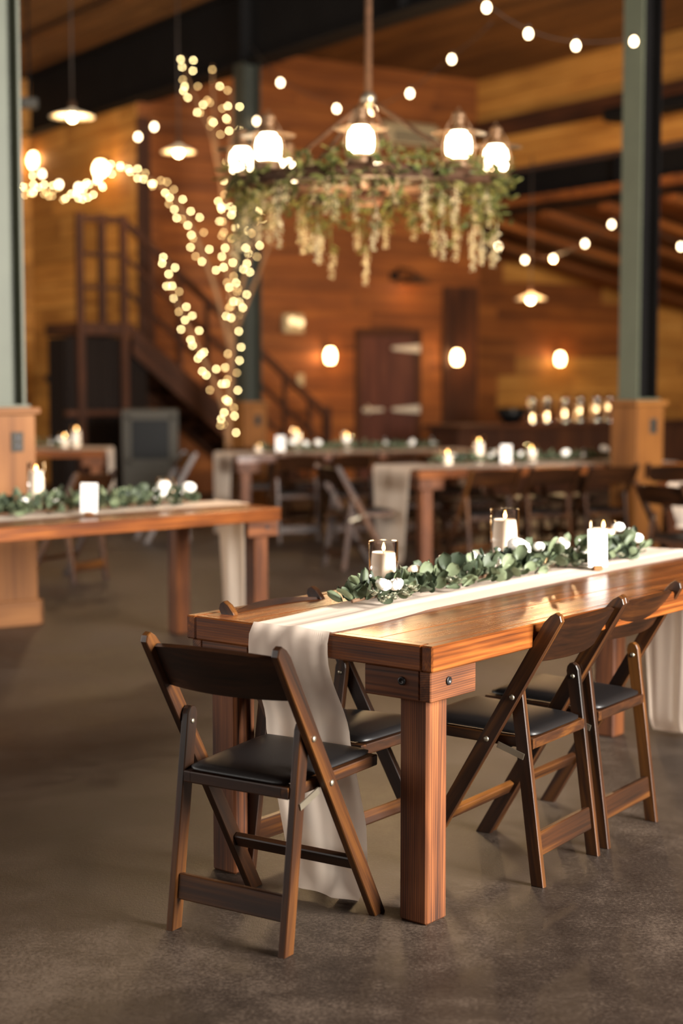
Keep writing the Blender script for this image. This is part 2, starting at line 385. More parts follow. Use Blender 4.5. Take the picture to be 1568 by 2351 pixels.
# ================================================================== the setting
ZC = 5.6                                             # ceiling
a_L, a_M, a_E = 3.47, 8.73, 14.0                     # column lines
B_LEFT, B_MID, B_RIGHT = 20.6, 17.36, 19.5           # end walls of the three bays
fl = MB(); fl.grid(1, 1, lambda u, v: RW(lerp(-5.2, 20.6, u), lerp(-5.2, 21.2, v), 0)); struct(fl.build('floor', M_FLOOR))

UNIT = {}
def unit(mat):
    if mat.name not in UNIT: UNIT[mat.name] = MB().box((1, 1, 1)).mesh('board', mat)
    return UNIT[mat.name]
def board(parent, a0, a1, mat, M=RM, name='wall_board'):
    # own small mesh so that the grain keeps its scale along the board
    m = MB(); m.span(a0, a1, None, 0.004)
    return m.build(name, mat, parent, M)
def boarded_wall(name, b, a0, a1, z0, z1, mat, bh=0.235, tone=None, holes=(), seed=1, lmin=1.6, lmax=3.6):
    """wall standing across the nave: a backing slab and single horizontal boards proud of it"""
    rnd = random.Random(seed)
    m = MB()
    cuts = sorted(holes)
    if not holes: m.span((a0, b + 0.02, z0), (a1, b + 0.14, z1), RM)
    else:
        x = a0
        for (h0, h1, hz) in cuts:
            m.span((x, b + 0.02, z0), (h0, b + 0.14, z1), RM); m.span((h0, b + 0.02, hz), (h1, b + 0.14, z1), RM); x = h1
        m.span((x, b + 0.02, z0), (a1, b + 0.14, z1), RM)
    wl = struct(m.build(name, M_BACKING))
    z = z0
    while z < z1 - 0.02:
        zt = min(z + bh, z1); x = a0 - rnd.uniform(0, lmin)
        while x < a1:
            xe = x + rnd.uniform(lmin, lmax); s0, s1 = max(x, a0), min(xe, a1); x = xe
            segs = [(s0, s1)]
            for (h0, h1, hz) in cuts:
                if z < hz - 0.05:
                    ns = []
                    for (p, q) in segs:
                        if q <= h0 or p >= h1: ns.append((p, q))
                        else:
                            if p < h0: ns.append((p, h0))
                            if q > h1: ns.append((h1, q))
                    segs = ns
            for (p, q) in segs:
                if q - p < 0.03: continue
                mt = tone((p + q) / 2, (z + zt) / 2, rnd) if tone else mat
                pr = rnd.uniform(0.0, 0.006)
                board(wl, (p + 0.002, b - pr, z + 0.002), (q - 0.002, b + 0.022, zt - 0.003), mt)
        z = zt
    return wl
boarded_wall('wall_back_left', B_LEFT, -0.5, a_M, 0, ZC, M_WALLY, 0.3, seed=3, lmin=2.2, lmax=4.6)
door_a = room(PB(890, 800, B_MID)).x
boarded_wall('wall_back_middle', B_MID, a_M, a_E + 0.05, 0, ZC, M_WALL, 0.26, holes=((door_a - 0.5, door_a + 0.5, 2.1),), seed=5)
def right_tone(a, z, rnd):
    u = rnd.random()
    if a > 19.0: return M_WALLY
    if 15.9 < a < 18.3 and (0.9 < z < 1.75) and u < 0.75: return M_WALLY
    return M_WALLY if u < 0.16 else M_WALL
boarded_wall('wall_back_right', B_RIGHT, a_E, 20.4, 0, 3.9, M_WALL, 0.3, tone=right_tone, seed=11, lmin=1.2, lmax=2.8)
# return walls of the enclosed middle block and of the lean-to, and the shell around the camera
def slab(name, p0, p1, mat): m = MB(); m.span(p0, p1, RM); return struct(m.build(name, mat))
wbl = slab('wall_block_left', (a_M, B_MID + 0.15, 0), (a_M + 0.14, B_LEFT + 0.14, 4.77), M_BACKING)
z = 0.0; rr_ = random.Random(31)
while z < 4.75:
    b = B_MID - rr_.uniform(0, 1.5)
    while b < B_LEFT:
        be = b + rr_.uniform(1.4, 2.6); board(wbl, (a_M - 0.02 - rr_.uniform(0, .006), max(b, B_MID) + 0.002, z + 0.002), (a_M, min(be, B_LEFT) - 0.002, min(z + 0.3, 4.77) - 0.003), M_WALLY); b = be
    z += 0.3
slab('wall_block_right', (a_E - 0.14, B_MID + 0.15, 0), (a_E, B_RIGHT + 0.1, ZC), M_WALL)
slab('wall_right', (20.4, -5.2, 0), (20.55, B_RIGHT + 0.14, 3.9), M_WALLY)
slab('wall_left', (-5.15, -5.2, 0), (-5.0, 1.8, ZC), M_WALL)
slab('wall_left_back', (-5.15, 18.4, 0), (-5.0, B_LEFT + 0.1, ZC), M_WALL)
slab('wall_left_sill', (-5.15, 1.8, 0), (-5.0, 18.4, 1.3), M_WALL)  # opening above the sill made for the added side fill
slab('wall_left_head', (-5.15, 1.8, 3.3), (-5.0, 18.4, ZC), M_WALL)
slab('wall_back_left_return', (-5.0, B_LEFT, 0), (-0.5, B_LEFT + 0.14, ZC), M_WALL)
slab('wall_front_left', (-5.15, -2.6, 0), (3.2, -2.45, ZC), M_WALL)
slab('wall_front_right', (7.4, -2.6, 0), (20.55, -2.45, ZC), M_WALL)
slab('wall_front_head', (3.2, -2.6, 5.1), (7.4, -2.45, ZC), M_WALL)
# ceiling: deck and the boards of the part in sight, running along the nave
m = MB(); m.span((-5.2, -5.2, ZC), (a_E + 0.2, B_LEFT + 0.2, ZC + 0.12), RM); ceil = struct(m.build('ceiling', M_BACKING))
a = 4.2
while a < a_E - 0.05:
    wd = 0.24; b = 9.0 - random.uniform(0, 3)
    while b < B_LEFT:
        be = b + random.uniform(4, 6.5); pr = random.uniform(0.014, 0.022)
        board(ceil, (a + 0.003, max(b, 8.5) + 0.002, ZC - pr), (min(a + wd, a_E) - 0.003, min(be, B_LEFT) - 0.002, ZC), M_CEIL, name='ceiling_board'); b = be
    a += wd
# clerestory wall above the far girder with its dark rail
m = MB(); m.span((a_E + 0.02, -5.2, 4.25), (a_E + 0.16, B_LEFT, ZC), RM); cl = struct(m.build('wall_clerestory', M_BACKING))
for k in range(5):
    z = 4.3 + k * 0.26; b = 2.0
    while b < B_MID + 0.1:
        be = b + random.uniform(2.2, 4.5)
        board(cl, (a_E - 0.01 - random.uniform(0, .006), b + 0.003, z + 0.003), (a_E + 0.02, min(be, B_MID + 0.1) - 0.003, z + 0.257), M_WALLY); b = be
# lean-to roof: deck falling away from the girder, rafters below it
SL = 0.185
def leanz(a): return 3.78 - SL * (a - a_E)
m = MB(); q = [RW(a_E, -5.2, leanz(a_E) + 0.02), RW(20.6, -5.2, leanz(20.6) + 0.02), RW(20.6, B_RIGHT + 0.2, leanz(20.6) + 0.02), RW(a_E, B_RIGHT + 0.2, leanz(a_E) + 0.02)]
m.add(q + [p + Vector((0, 0, 0.1)) for p in q], [(0, 1, 2, 3)[::-1], (4, 5, 6, 7), (0, 4, 5, 1)[::-1], (1, 5, 6, 2)[::-1], (2, 6, 7, 3)[::-1], (3, 7, 4, 0)[::-1]]); lr = struct(m.build('ceiling_lean_to', M_WALL))
b = 9.2
while b < B_RIGHT - 0.1:
    m = MB(); m.beam(RW(a_E + 0.15, b, leanz(a_E + 0.15) - 0.10), RW(20.35, b, leanz(20.35) - 0.10), 0.09, 0.2, RM.to_3x3() @ Vector((0, 1, 0)), 0.004); m.build('rafter', M_WALL, lr); b += 1.15

# ---------------------------------------------------------------- steel frame: girders, columns on boxed wooden pedestals
def hbeam(m, b0, b1, a, z0, z1, wd=0.26, th=0.02):
    m.span((a - wd / 2, b0, z0), (a + wd / 2, b1, z0 + th), RM); m.span((a - wd / 2, b0, z1 - th), (a + wd / 2, b1, z1), RM); m.span((a - th, b0, z0 + th), (a + th, b1, z1 - th), RM)
def girder(a, b0, b1, z0, z1, label, stiff):
    r = thing('steel_girder', label, 'girder', RM @ TR((a, b0, z0)))
    L = b1 - b0; h = z1 - z0
    for nm, zz, hh, ww in (('flange', 0.0, 0.025, 0.30), ('flange', h - 0.025, 0.025, 0.30), ('web', 0.025, h - 0.05, 0.03)):
        m = MB(); m.span((-ww / 2, 0, zz), (ww / 2, L, zz + hh)); m.build(nm, M_BEAM, r)
    for bb in stiff:
        m = MB(); m.span((-0.14, bb - b0 - 0.008, 0.025), (0.14, bb - b0 + 0.008, h - 0.025)); m.build('stiffener', M_BEAM, r)
    return r
girder(a_M, -5.0, B_LEFT, 4.78, ZC - 0.03, 'deep black steel girder crossing the upper left under the board ceiling', (3.0, 8.9, 11.8, 14.66))
girder(a_E + 0.17, -5.0, B_MID - 0.02, 3.72, 4.30, 'black steel girder under the pale clerestory boards at right', (3.0, 8.9, 11.8, 14.66))
girder(a_L, -5.0, B_LEFT, 4.78, ZC - 0.03, 'black steel girder carried by the left steel column', (8.76,))
def column(a, b, zt, ph, label_c, label_p, mat, mat2=None):
    mat2 = mat2 or mat
    o = thing('steel_column', label_c, 'column', RM @ TR((a, b, 0)))
    for x0, x1, nm in ((-0.105, -0.088, 'flange'), (0.088, 0.105, 'flange')):
        m = MB(); m.span((x0, -0.105, ph), (x1, 0.105, zt)); m.build(nm, mat if x0 < 0 else mat2, o)
    m = MB(); m.span((-0.088, -0.008, ph), (0.088, 0.008, zt)); m.build('web', mat2, o)
    for z in (ph + 0.0, ):
        m = MB(); m.span((-0.125, -0.125, z), (0.125, 0.125, z + 0.015)); m.build('base_plate', mat, o)
    p = thing('column_pedestal', label_p, 'pedestal', RM @ TR((a, b, 0)), 'boxed wooden pedestals around the steel columns')
    h = 0.145
    for k in range(4):
        m = MB(); m.box((2 * h - 0.002, 0.022, ph - 0.04), RZ(k * PI / 2) @ TR((0, -h + 0.011, (ph - 0.04) / 2)), 0.003); m.build('side_panel', M_PED, p)
        m = MB(); m.box((2 * h + 0.045, 0.022, 0.15), RZ(k * PI / 2) @ TR((0, -h - 0.0115, 0.075)), 0.003); m.build('base_trim', M_PED, p)
    m = MB(); m.box((2 * h + 0.05, 2 * h + 0.05, 0.04), TR((0, 0, ph - 0.02)), 0.005); m.build('cap', M_PED, p)
    # outlet on the face turned to the nave and the entrance
    for k, x in ((0, 0.03),):
        m = MB(); m.box((0.075, 0.008, 0.115), RZ(k * PI / 2) @ TR((x, -h - 0.004, ph - 0.2)), 0.002); pl = m.build('outlet_plate', M_GREY, p)
        for s in (-1, 1):
            m = MB(); m.box((0.03, 0.006, 0.034), RZ(k * PI / 2) @ TR((x, -h - 0.0105, ph - 0.2 + s * 0.024)), 0.002); m.build('socket', M_BOLT, pl)
    return o
Rp = (8.80, 8.90); Mp = (8.67, 14.66); Lp = (3.50, 8.76)
column(*Lp, 4.78, 1.28, 'grey steel column cut off by the left picture edge', 'pale wooden pedestal with outlet plate at the left picture edge', M_COLUMN)
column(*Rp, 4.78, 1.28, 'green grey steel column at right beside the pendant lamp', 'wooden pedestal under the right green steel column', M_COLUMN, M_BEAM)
column(*Mp, 4.78, 1.20, 'dark green steel column behind the tree of fairy lights', 'wooden pedestal behind the base of the lit tree', M_COLUMN_D)
cond = MB(); cond.tube([RW(7.6, 9, ZC - 0.06), RW(7.6, B_LEFT - .1, ZC - 0.06)], 0.025, 8); tag(cond.build('conduit_pipe', M_DARKW), 'thin dark conduit running along the ceiling boards at upper left', 'pipe')
rail = MB(); rail.box((0.10, 13.0, 0.24), RM @ TR((a_E - 0.07, 10.8, 4.86)), 0.004); tag(rail.build('timber_rail', M_DARKW), 'dark horizontal timber across the pale clerestory wall', 'beam')
duct = MB(); duct.beam(RW(a_E - .5, 11.4, 4.62), RW(a_E - .5, 14.2, 4.62), 0.28, 0.16, (0, 0, 1), 0.03); tag(duct.build('ceiling_heater', M_BEAM), 'short dark heater box hung before the clerestory wall', 'heater')

# ---------------------------------------------------------------- door in the middle block
dw = 0.46
m = MB()
dr = bpy.data.objects.new('door_1', None); COL.objects.link(dr); dr.matrix_world = RM @ TR((door_a, B_MID, 0)); struct(dr)
n = 6
for k in range(n):
    x0 = -dw + k * 2 * dw / n; m = MB(); m.span((x0 + 0.004, -0.02, 0.01), (x0 + 2 * dw / n - 0.004, 0.03, 2.02), None, 0.004); m.build('door_board', M_DOOR, dr)
for s in (-1, 1):
    m = MB(); m.span((s * dw, -0.035, 0), (s * (dw + 0.085), 0.03, 2.06), None, 0.004); m.build('door_frame', M_DARKW, dr)
m = MB(); m.span((-dw - 0.085, -0.035, 2.02), (dw + 0.085, 0.03, 2.12), None, 0.004); m.build('door_frame', M_DARKW, dr)
for z in (1.86, 1.03, 0.28):
    m = MB(); m.prism([(dw + 0.04, -0.055), (dw + 0.04, 0.055), (dw - 0.02, 0.05), (0.06, 0.022), (0.03, 0), (0.06, -0.022), (dw - 0.02, -0.05)], 0.03, TR((0, -0.05, z)) @ RX(PI / 2)); m.build('strap_hinge', M_PALEMETAL, dr)
m = MB(); m.prism([(-dw + 0.02, -0.03), (-dw + 0.02, 0.03), (-0.14, 0.022), (-0.1, 0), (-0.14, -0.022)], 0.03, TR((0, -0.05, 1.03)) @ RX(PI / 2)); m.tube([(-dw + 0.08, -0.06, 0.97), (-dw + 0.08, -0.11, 1.0), (-dw + 0.08, -0.11, 1.06), (-dw + 0.08, -0.06, 1.09)], 0.014, 6); m.build('latch', M_PALEMETAL, dr)
m = MB(); m.span((a_E - 0.62, B_MID - 0.06, 0), (a_E - 0.02, B_MID - 0.012, 2.72), RM, 0.004); struct(m.build('dark_band_1', M_DARKW))  # dark upright band on the right end of the middle block
m = MB(); m.span((a_M - 0.03, B_MID - 0.05, 0), (a_M + 0.14, B_MID - 0.012, ZC - 1), RM, 0.004); struct(m.build('trim_2', M_DARKW))

# ---------------------------------------------------------------- staircase before the middle block
bs0, bs1 = 16.35, 17.25
pt = room(PB(255, 505, bs0)); pb = room(PB(780, 1003, bs0))
k_sl = (pt.z - pb.z) / (pb.x - pt.x)
a_top = 8.12; NR = 12; z_top = 2.08; tr = (z_top / NR) / k_sl
st = thing('staircase', 'dark wooden staircase with railed landing before the brown board wall', 'staircase', RM @ TR((a_top, bs0, 0)))
for k in range(NR - 1):
    z = z_top - (k + 1) * z_top / NR
    m = MB(); m.span((k * tr - 0.01, 0.03, z - 0.04), ((k + 1) * tr + 0.02, bs1 - bs0 - 0.03, z), None, 0.004); m.build('tread', M_DARKW, st)
for y in (0.0, bs1 - bs0 - 0.03):
    m = MB(); L = NR * tr
    m.prism([(0, z_top - 0.02), (0, z_top - 0.36), (L - 0.36 / k_sl, 0.0), (L, 0.0), (L, 0.05)], 0.04, TR((0, y, 0)) @ RX(PI / 2), 0.003); m.build('stringer', M_DARKW, st)
m = MB(); m.span((-0.68, -0.02, z_top - 0.14), (0.02, bs1 - bs0, z_top), None, 0.005); m.build('landing_deck', M_DARKW, st)
rails = [0.34, 0.66, 1.0]; hz = pt.z - z_top
for k, r in enumerate(rails):
    s = 0.07 if k == 2 else 0.045
    m = MB(); m.beam((-0.64, 0.0, z_top + hz * r), (-0.1, 0.0, z_top + hz * r), s, s, (0, 1, 0), 0.004); m.build('landing_rail', M_DARKW, st)
    m = MB(); m.beam((-0.1, 0.0, z_top + hz * r), (L + 0.1, 0.0, z_top + hz * r - k_sl * (L + 0.2)), s, s, (0, 1, 0), 0.004); m.build('sloping_rail', M_DARKW, st)
for x in (-0.64, -0.37, -0.1):
    m = MB(); m.span((x - 0.04, -0.04, 0 if x != -0.37 else z_top), (x + 0.04, 0.04, z_top + hz + 0.06), None, 0.005); m.build('newel_post' if x != -0.37 else 'baluster', M_DARKW, st)
x = 0.26
while x < L:
    zt = z_top + hz - k_sl * (x + 0.1); zb = max(0, z_top - k_sl * x - 0.05); m = MB(); m.span((x - 0.022, -0.022, zb), (x + 0.022, 0.022, zt), None, 0.003); m.build('baluster', M_DARKW, st); x += 0.36
m = MB(); zt = z_top + hz - k_sl * (L + 0.2); m.span((L + 0.06, -0.045, 0), (L + 0.15, 0.045, zt + 0.1), None, 0.005); m.build('newel_post', M_DARKW, st)
cp = thing('under_stair_shade', 'black boards with a ledge, filling in the shade under the stair landing', 'shade panel', RM @ TR((a_top - 0.78, bs0 + 0.05, 0)))  # boards stand in for the shaded open space under the landing
for k in range(5):
    m = MB(); m.span((k * 0.2, 0, 0.02), (k * 0.2 + 0.196, 0.03, z_top - 0.16), None, 0.003); m.build('shade_board', plain('shade_black', srgb(20, 12, 8), 0.85, spec=0.15) if 'shade_black' not in MATS else MATS['shade_black'], cp)  # near-black colour carries the shade under the landing
m = MB(); m.span((-0.03, -0.05, 1.02), (1.04, 0.06, 1.09), None, 0.004); m.build('ledge', M_DARKW, cp)
m = MB(); m.span((-0.02, 0.03, 0.0), (1.0, 0.5, z_top - 0.17)); m.build('carcass', MATS['shade_black'], cp)  # black block behind the boards, part of the painted shade

# grey cabinet with a dark front
c0 = PY(345, 1000, 16.7)
gc = thing('drinks_cooler', 'grey drinks cooler with black glass front beside the stairs', 'cooler', TR((c0.x, c0.y, 0)) @ RZ(0.12))
m = MB(); m.box((0.60, 0.5, 1.12), TR((0, 0.25, 0.56)), 0.01); m.build('body', M_GREY, gc)
m = MB(); m.box((0.40, 0.02, 0.42), TR((0, -0.008, 0.80)), 0.004); dd = m.build('glass_front', M_BLACK, gc)
m = MB()
for s in (-1, 1): m.span((s * 0.2, -0.02, 0.54), (s * 0.255, 0.0, 1.06), None, 0.003)
m.span((-0.255, -0.02, 1.01), (0.255, 0.0, 1.06), None, 0.003); m.span((-0.255, -0.02, 0.54), (0.255, 0.0, 0.59), None, 0.003); m.build('front_frame', M_GREY, gc)
m = MB(); m.box((0.5, 0.02, 0.1), TR((0, -0.005, 0.1)), 0.003); m.build('kick_grille', M_BLACK, gc)

# ================================================================== furniture
def make_table(label, M, L=2.44, W=0.88, n=5, group='farm tables set for dinner', T=0.068, top=0.76):
    t = thing('farm_table', label, 'table', M, group)
    fw = 0.036
    # boards of the top, closed by an edge board all round
    pw = (W - 2 * fw) / n
    for k in range(n):
        y0 = -W / 2 + fw + k * pw; dz = random.uniform(-0.0012, 0.0)
        m = MB(); m.span((-L / 2 + fw + 0.001, y0 + 0.001, top - 0.04), (L / 2 - fw - 0.001, y0 + pw - 0.001, top + dz), None, 0.002); m.build('top_board', M_TABLE, t)
    for s in (-1, 1):
        m = MB(); m.span((-L / 2, s * W / 2, top - T), (L / 2, s * (W / 2 - fw), top + 0.0005), None, 0.004); m.build('side_edge_board', M_TABLE, t)
        m = MB(); m.span((s * L / 2, -W / 2 + fw + 0.001, top - T), (s * (L / 2 - fw), W / 2 - fw - 0.001, top + 0.0005), None, 0.004); m.build('end_edge_board', M_TABLE, t)
    zc0, zc1 = top - T - 0.082, top - T - 0.001
    for sx in (-1, 1):
        for sy in (-1, 1):
            X = sx * (L / 2 - 0.05); Y = sy * (W / 2 - 0.05); lw = 0.092
            m = MB(); m.span((X, Y, 0.0), (X - sx * lw, Y - sy * lw, top - 0.041), None, 0.006); m.build('leg', M_LEG, t)
            # cleats hugging the leg, the end one and the side one
            m = MB(); m.span((X + sx * 0.0385, Y - sy * 0.0005, zc0), (X + sx * 0.0005, sy * (W / 2 - 0.23), zc1), None, 0.003); c1 = m.build('cleat', M_LEG, t)
            m = MB(); m.span((X + sx * 0.0385, Y + sy * 0.037, zc0), (X - sx * 0.17, Y + sy * 0.0005, zc1), None, 0.003); c2 = m.build('cleat', M_LEG, t)
            zb = (zc0 + zc1) / 2 + 0.008
            m = MB(); m.lathe([(0.0115, 0), (0.0115, 0.004), (0.007, 0.005), (0.005, 0.002)], 12, TR((X + sx * 0.0385, Y - sy * 0.055, zb)) @ RY(sx * PI / 2)); m.build('bolt', M_BOLT, c1)
            m = MB(); m.lathe([(0.0115, 0), (0.0115, 0.004), (0.007, 0.005), (0.005, 0.002)], 12, TR((X - sx * 0.04, Y + sy * 0.037, zb)) @ RX(-sy * PI / 2)); m.build('bolt', M_BOLT, c2)
    return t

def make_chair():
    t = thing('folding_chair', '', 'chair')
    FO, TP = Vector((0.20, 0.0)), Vector((-0.262, 0.795))          # long post in side view (y, z)
    d = (TP - FO).normalized(); nrm = Vector((-d.y, d.x)); hw = 0.0225
    def post_poly():
        e = hw / abs(d.y)
        pl = [(FO.x - e, 0), (FO.x + e, 0)]
        R = TP + -nrm * hw; Lq = TP + nrm * hw
        pl.append(tuple(R - d * 0.045)); pl.append(tuple(R - d * 0.018 + nrm * 0.006)); pl.append(tuple(TP - nrm * 0.006)); pl.append(tuple(TP + nrm * 0.010)); pl.append(tuple(Lq - d * 0.012)); 
        return pl
    # local (px,py,pz) of prism = (y, z, x)
    P = Matrix(((0, 0, 1, 0), (1, 0, 0, 0), (0, 1, 0, 0), (0, 0, 0, 1)))
    for s in (-1, 1):
        m = MB(); m.prism(post_poly(), 0.022, TR((s * 0.206, 0, 0)) @ P, 0.003); m.build('long_post', M_CHAIR, t)
    q0, q1 = Vector((-0.195, 0.0)), Vector((-0.118, 0.585)); dd = (q1 - q0).normalized(); nn = Vector((-dd.y, dd.x)); h2 = 0.020
    for s in (-1, 1):
        pl = [tuple(q0 - nn * h2 - dd * 0.001), ] 
        pl = [(q0.x + h2, 0), tuple(q1 - nn * h2 - dd * 0.022), tuple(q1 - nn * h2 * 0.75 - dd * 0.008), tuple(q1 - nn * h2 * 0.3), tuple(q1 + nn * h2 * 0.3), tuple(q1 + nn * h2 * 0.75 - dd * 0.008), tuple(q1 + nn * h2 - dd * 0.022), (q0.x - h2, 0)]
        m = MB(); m.prism(pl, 0.022, TR((s * 0.180, 0, 0)) @ P, 0.003); m.build('rear_leg', M_CHAIR, t)
    def post_y(z): return FO.x + (TP.x - FO.x) * z / TP.y
    # curved back board
    def back(u, v, off):
        x = lerp(-0.196, 0.196, u); k = 1 - (x / 0.196) ** 2
        z = lerp(0.652 - 0.004 * k, 0.762 + 0.012 * k, v); y = post_y(z) - 0.030 * k + 0.004
        return Vector((x, y + off * 0.9, z + off * 0.5))
    m = MB(); nu, nv = 14, 4; vs = []; fs = []; g = []
    for off in (-0.007, 0.007):
        for j in range(nv + 1):
            for i in range(nu + 1):
                p = back(i / nu, j / nv, off); vs.append(p); g.append((p.x, p.z, p.y))
    b = (nu + 1) * (nv + 1); ix = lambda l, i, j: l * b + j * (nu + 1) + i
    for j in range(nv):
        for i in range(nu):
            fs.append((ix(0, i, j), ix(0, i + 1, j), ix(0, i + 1, j + 1), ix(0, i, j + 1))); fs.append((ix(1, i, j + 1), ix(1, i + 1, j + 1), ix(1, i + 1, j), ix(1, i, j)))
    m.add(vs, fs, None, g, True); ed = []
    for i in range(nu): ed += [(ix(1, i, 0), ix(1, i + 1, 0), ix(0, i + 1, 0), ix(0, i, 0)), (ix(0, i, nv), ix(0, i + 1, nv), ix(1, i + 1, nv), ix(1, i, nv))]
    for j in range(nv): ed += [(ix(0, 0, j), ix(0, 0, j + 1), ix(1, 0, j + 1), ix(1, 0, j)), (ix(1, nu, j), ix(1, nu, j + 1), ix(0, nu, j + 1), ix(0, nu, j))]
    m.add(vs, ed, None, g, False); m.build('back_board', M_BACK, t)
    # seat frame (tilted slightly) and vinyl pad
    def seat_pt(x, y, z): return Vector((x, y, z - 0.0 + 0.03 * (y + 0.17)))
    zs = 0.405
    fr = [((-0.167, -0.165), (-0.145, -0.165), (-0.165, 0.225), (-0.190, 0.225)), ((0.145, -0.165), (0.167, -0.165), (0.190, 0.225), (0.165, 0.225)),
          ((-0.146, -0.165), (0.146, -0.165), (0.148, -0.125), (-0.148, -0.125)), ((-0.163, 0.185), (0.163, 0.185), (0.165, 0.225), (-0.165, 0.225))]
    for k, q in enumerate(fr):
        m = MB(); m.prism(q, 0.030, Matrix(((1, 0, 0, 0), (0, 1, 0, 0), (0, 0.03, 1, zs + 0.005), (0, 0, 0, 1))), 0.003); m.build('seat_rail', M_CHAIR, t)
    def pad(u, v, top):
        y = lerp(-0.163, 0.222, v); hwid = lerp(0.160, 0.180, v); x = lerp(-hwid, hwid, u)
        cu, cv = abs(2 * u - 1), abs(2 * v - 1)
        if cu > 0.75 and cv > 0.75:
            rr = math.hypot((cu - 0.75) / 0.25, (cv - 0.75) / 0.25)
            if rr > 1: 
                f2 = 1 - (1 - 1 / rr) * 0.25; x *= f2 * 0.5 + 0.5 * (1 - (1 - 1 / rr) * 0.12); y = 0.03 + (y - 0.03) * (1 - (1 - 1 / rr) * 0.2)
        e = max(cu, cv) ** 6
        z = zs + 0.021 + 0.03 * (y + 0.17) + (0.012 * (1 - e) + 0.006 * (1 - cu * cu) * (1 - cv * cv) + 0.006 if top else 0.0)
        return Vector((x, y, z))
    m = MB(); n_ = 14
    vs = [pad(i / n_, j / n_, True) for j in range(n_ + 1) for i in range(n_ + 1)] + [pad(i / n_, j / n_, False) for j in range(n_ + 1) for i in range(n_ + 1)]
    B_ = (n_ + 1) ** 2; fs = []
    for j in range(n_):
        for i in range(n_): fs.append((j * (n_ + 1) + i, j * (n_ + 1) + i + 1, (j + 1) * (n_ + 1) + i + 1, (j + 1) * (n_ + 1) + i))
    rim = [i for i in range(n_ + 1)] + [j * (n_ + 1) + n_ for j in range(1, n_ + 1)] + [n_ * (n_ + 1) + i for i in range(n_ - 1, -1, -1)] + [j * (n_ + 1) for j in range(n_ - 1, 0, -1)]
    for k in range(len(rim)): a, b2 = rim[k], rim[(k + 1) % len(rim)]; fs.append((a, a + B_, b2 + B_, b2))
    m.add(vs, fs, None, None, True); m.build('seat_pad', M_PAD, t)
    # stretchers
    m = MB(); z = 0.165; m.box((0.39, 0.020, 0.040), TR((0, post_y(z), z)) @ RX(math.radians(30)), 0.003); m.build('front_stretcher', M_CHAIR, t)
    m = MB(); z = 0.115; m.box((0.338, 0.020, 0.068), TR((0, -0.195 + 0.132 * z, z)) @ RX(math.radians(-7)), 0.003); m.build('rear_stretcher', M_CHAIR, t)
    m = MB(); z = 0.40; m.box((0.30, 0.016, 0.02), TR((0, -0.08, zs - 0.012)), 0.002); m.build('under_rail', M_CHAIR, t)
    for s in (-1, 1):
        for (z, y) in ((0.545, -0.123), (0.415, post_y(0.415))):
            m = MB(); m.lathe([(0.0085, 0), (0.0085, 0.0025), (0.004, 0.005)], 10, TR((s * 0.217, y, z)) @ RY(s * PI / 2)); m.build('rivet', M_STEEL, t)
        m = MB(); m.lathe([(0.007, 0), (0.007, 0.002), (0.003, 0.004)], 10, TR((s * 0.169, -0.123, 0.545)) @ RY(-s * PI / 2)); m.build('rivet', M_STEEL, t)
        m = MB(); m.beam((s * 0.1905 + s * 0.003, -0.150, 0.372), (s * 0.1905 + s * 0.003, -0.065, 0.398), 0.018, 0.004, (1, 0, 0)); 
        m.build('hinge_strap', M_STEEL, t)
    return t
CHAIR = make_chair(); USED = [False]
def chair(x, y, face_deg, label, group='dark wooden folding chairs'):
    o = CHAIR if not USED[0] else copy_tree(CHAIR)
    USED[0] = True
    o.matrix_world = TR((x, y, 0)) @ RZ(math.radians(face_deg) - PI / 2)
    o['label'] = label; o['group'] = group
    return o

# ---- leaves and flowers
def leaf_mesh(name, mat, L, W, cup, tipp=2.0, fold=0.15):
    m = MB(); nu, nv = 4, 6
    def fn(u, v):
        t = v; wd = W * (max(0.0, 1 - abs(2 * t - 1) ** (2.6 if t > 0.5 else 2.0)) ** 0.55 * (0.82 + 0.36 * t if tipp > 1.5 else 1.0) + 0.06)
        x = (u - 0.5) * wd; y = t * L; z = cup * L * (abs(u - 0.5) * 2) ** 1.5 * 0.25 + fold * L * (t * t) * 0.5
        return Vector((x, y, z))
    m.grid(nu, nv, fn); return m
LEAFS = [leaf_mesh('leaf', M_LEAF, 1.0, 0.78, 0.35, fold=0.08), leaf_mesh('leaf', M_LEAF, 1.0, 0.64, 0.5, fold=-0.15), leaf_mesh('leaf', M_LEAF, 1.0, 0.42, 0.6, 1.0, 0.2)]
LEAF_ME = [l.mesh('leaf', M_LEAF) for l in LEAFS]
def frame(pos, dirv, nrm, s):
    y = Vector(dirv).normalized(); z = Vector(nrm); z = z - y * z.dot(y)
    z = z.normalized() if z.length > 1e-4 else y.orthogonal().normalized(); x = y.cross(z)
    return TR(pos) @ Matrix((x * s, y * s, z * s)).transposed().to_4x4()
def rose_mesh(mat):
    m = MB(); rnd = random.Random(4)
    for (n, r0, hh, op) in ((3, 0.008, 0.034, 0.1), (4, 0.013, 0.034, 0.2), (5, 0.018, 0.033, 0.4), (6, 0.0225, 0.029, 1.0)):
        for k in range(n):
            a0 = 2 * PI * k / n + rnd.uniform(-.2, .2) + r0 * 60
            def fn(u, v, a0=a0, r0=r0, hh=hh, op=op, n=n):
                a = a0 + (u - 0.5) * 2 * PI / n * 1.5; rr = r0 * (0.30 + 0.80 * math.sin(PI * (0.10 + 0.66 * v))) + op * 0.002 * v; 
                return Vector((rr * math.cos(a), rr * math.sin(a), hh * v * (1 - 0.18 * (2 * u - 1) ** 2)))
            m.grid(4, 3, fn)
    m.lathe([(0.001, 0.0), (0.014, 0.004), (0.012, 0.022), (0.001, 0.031)], 8)
    return m.mesh('rose', mat)
ROSE_W, ROSE_B = rose_mesh(M_ROSE), rose_mesh(M_BLUSH)
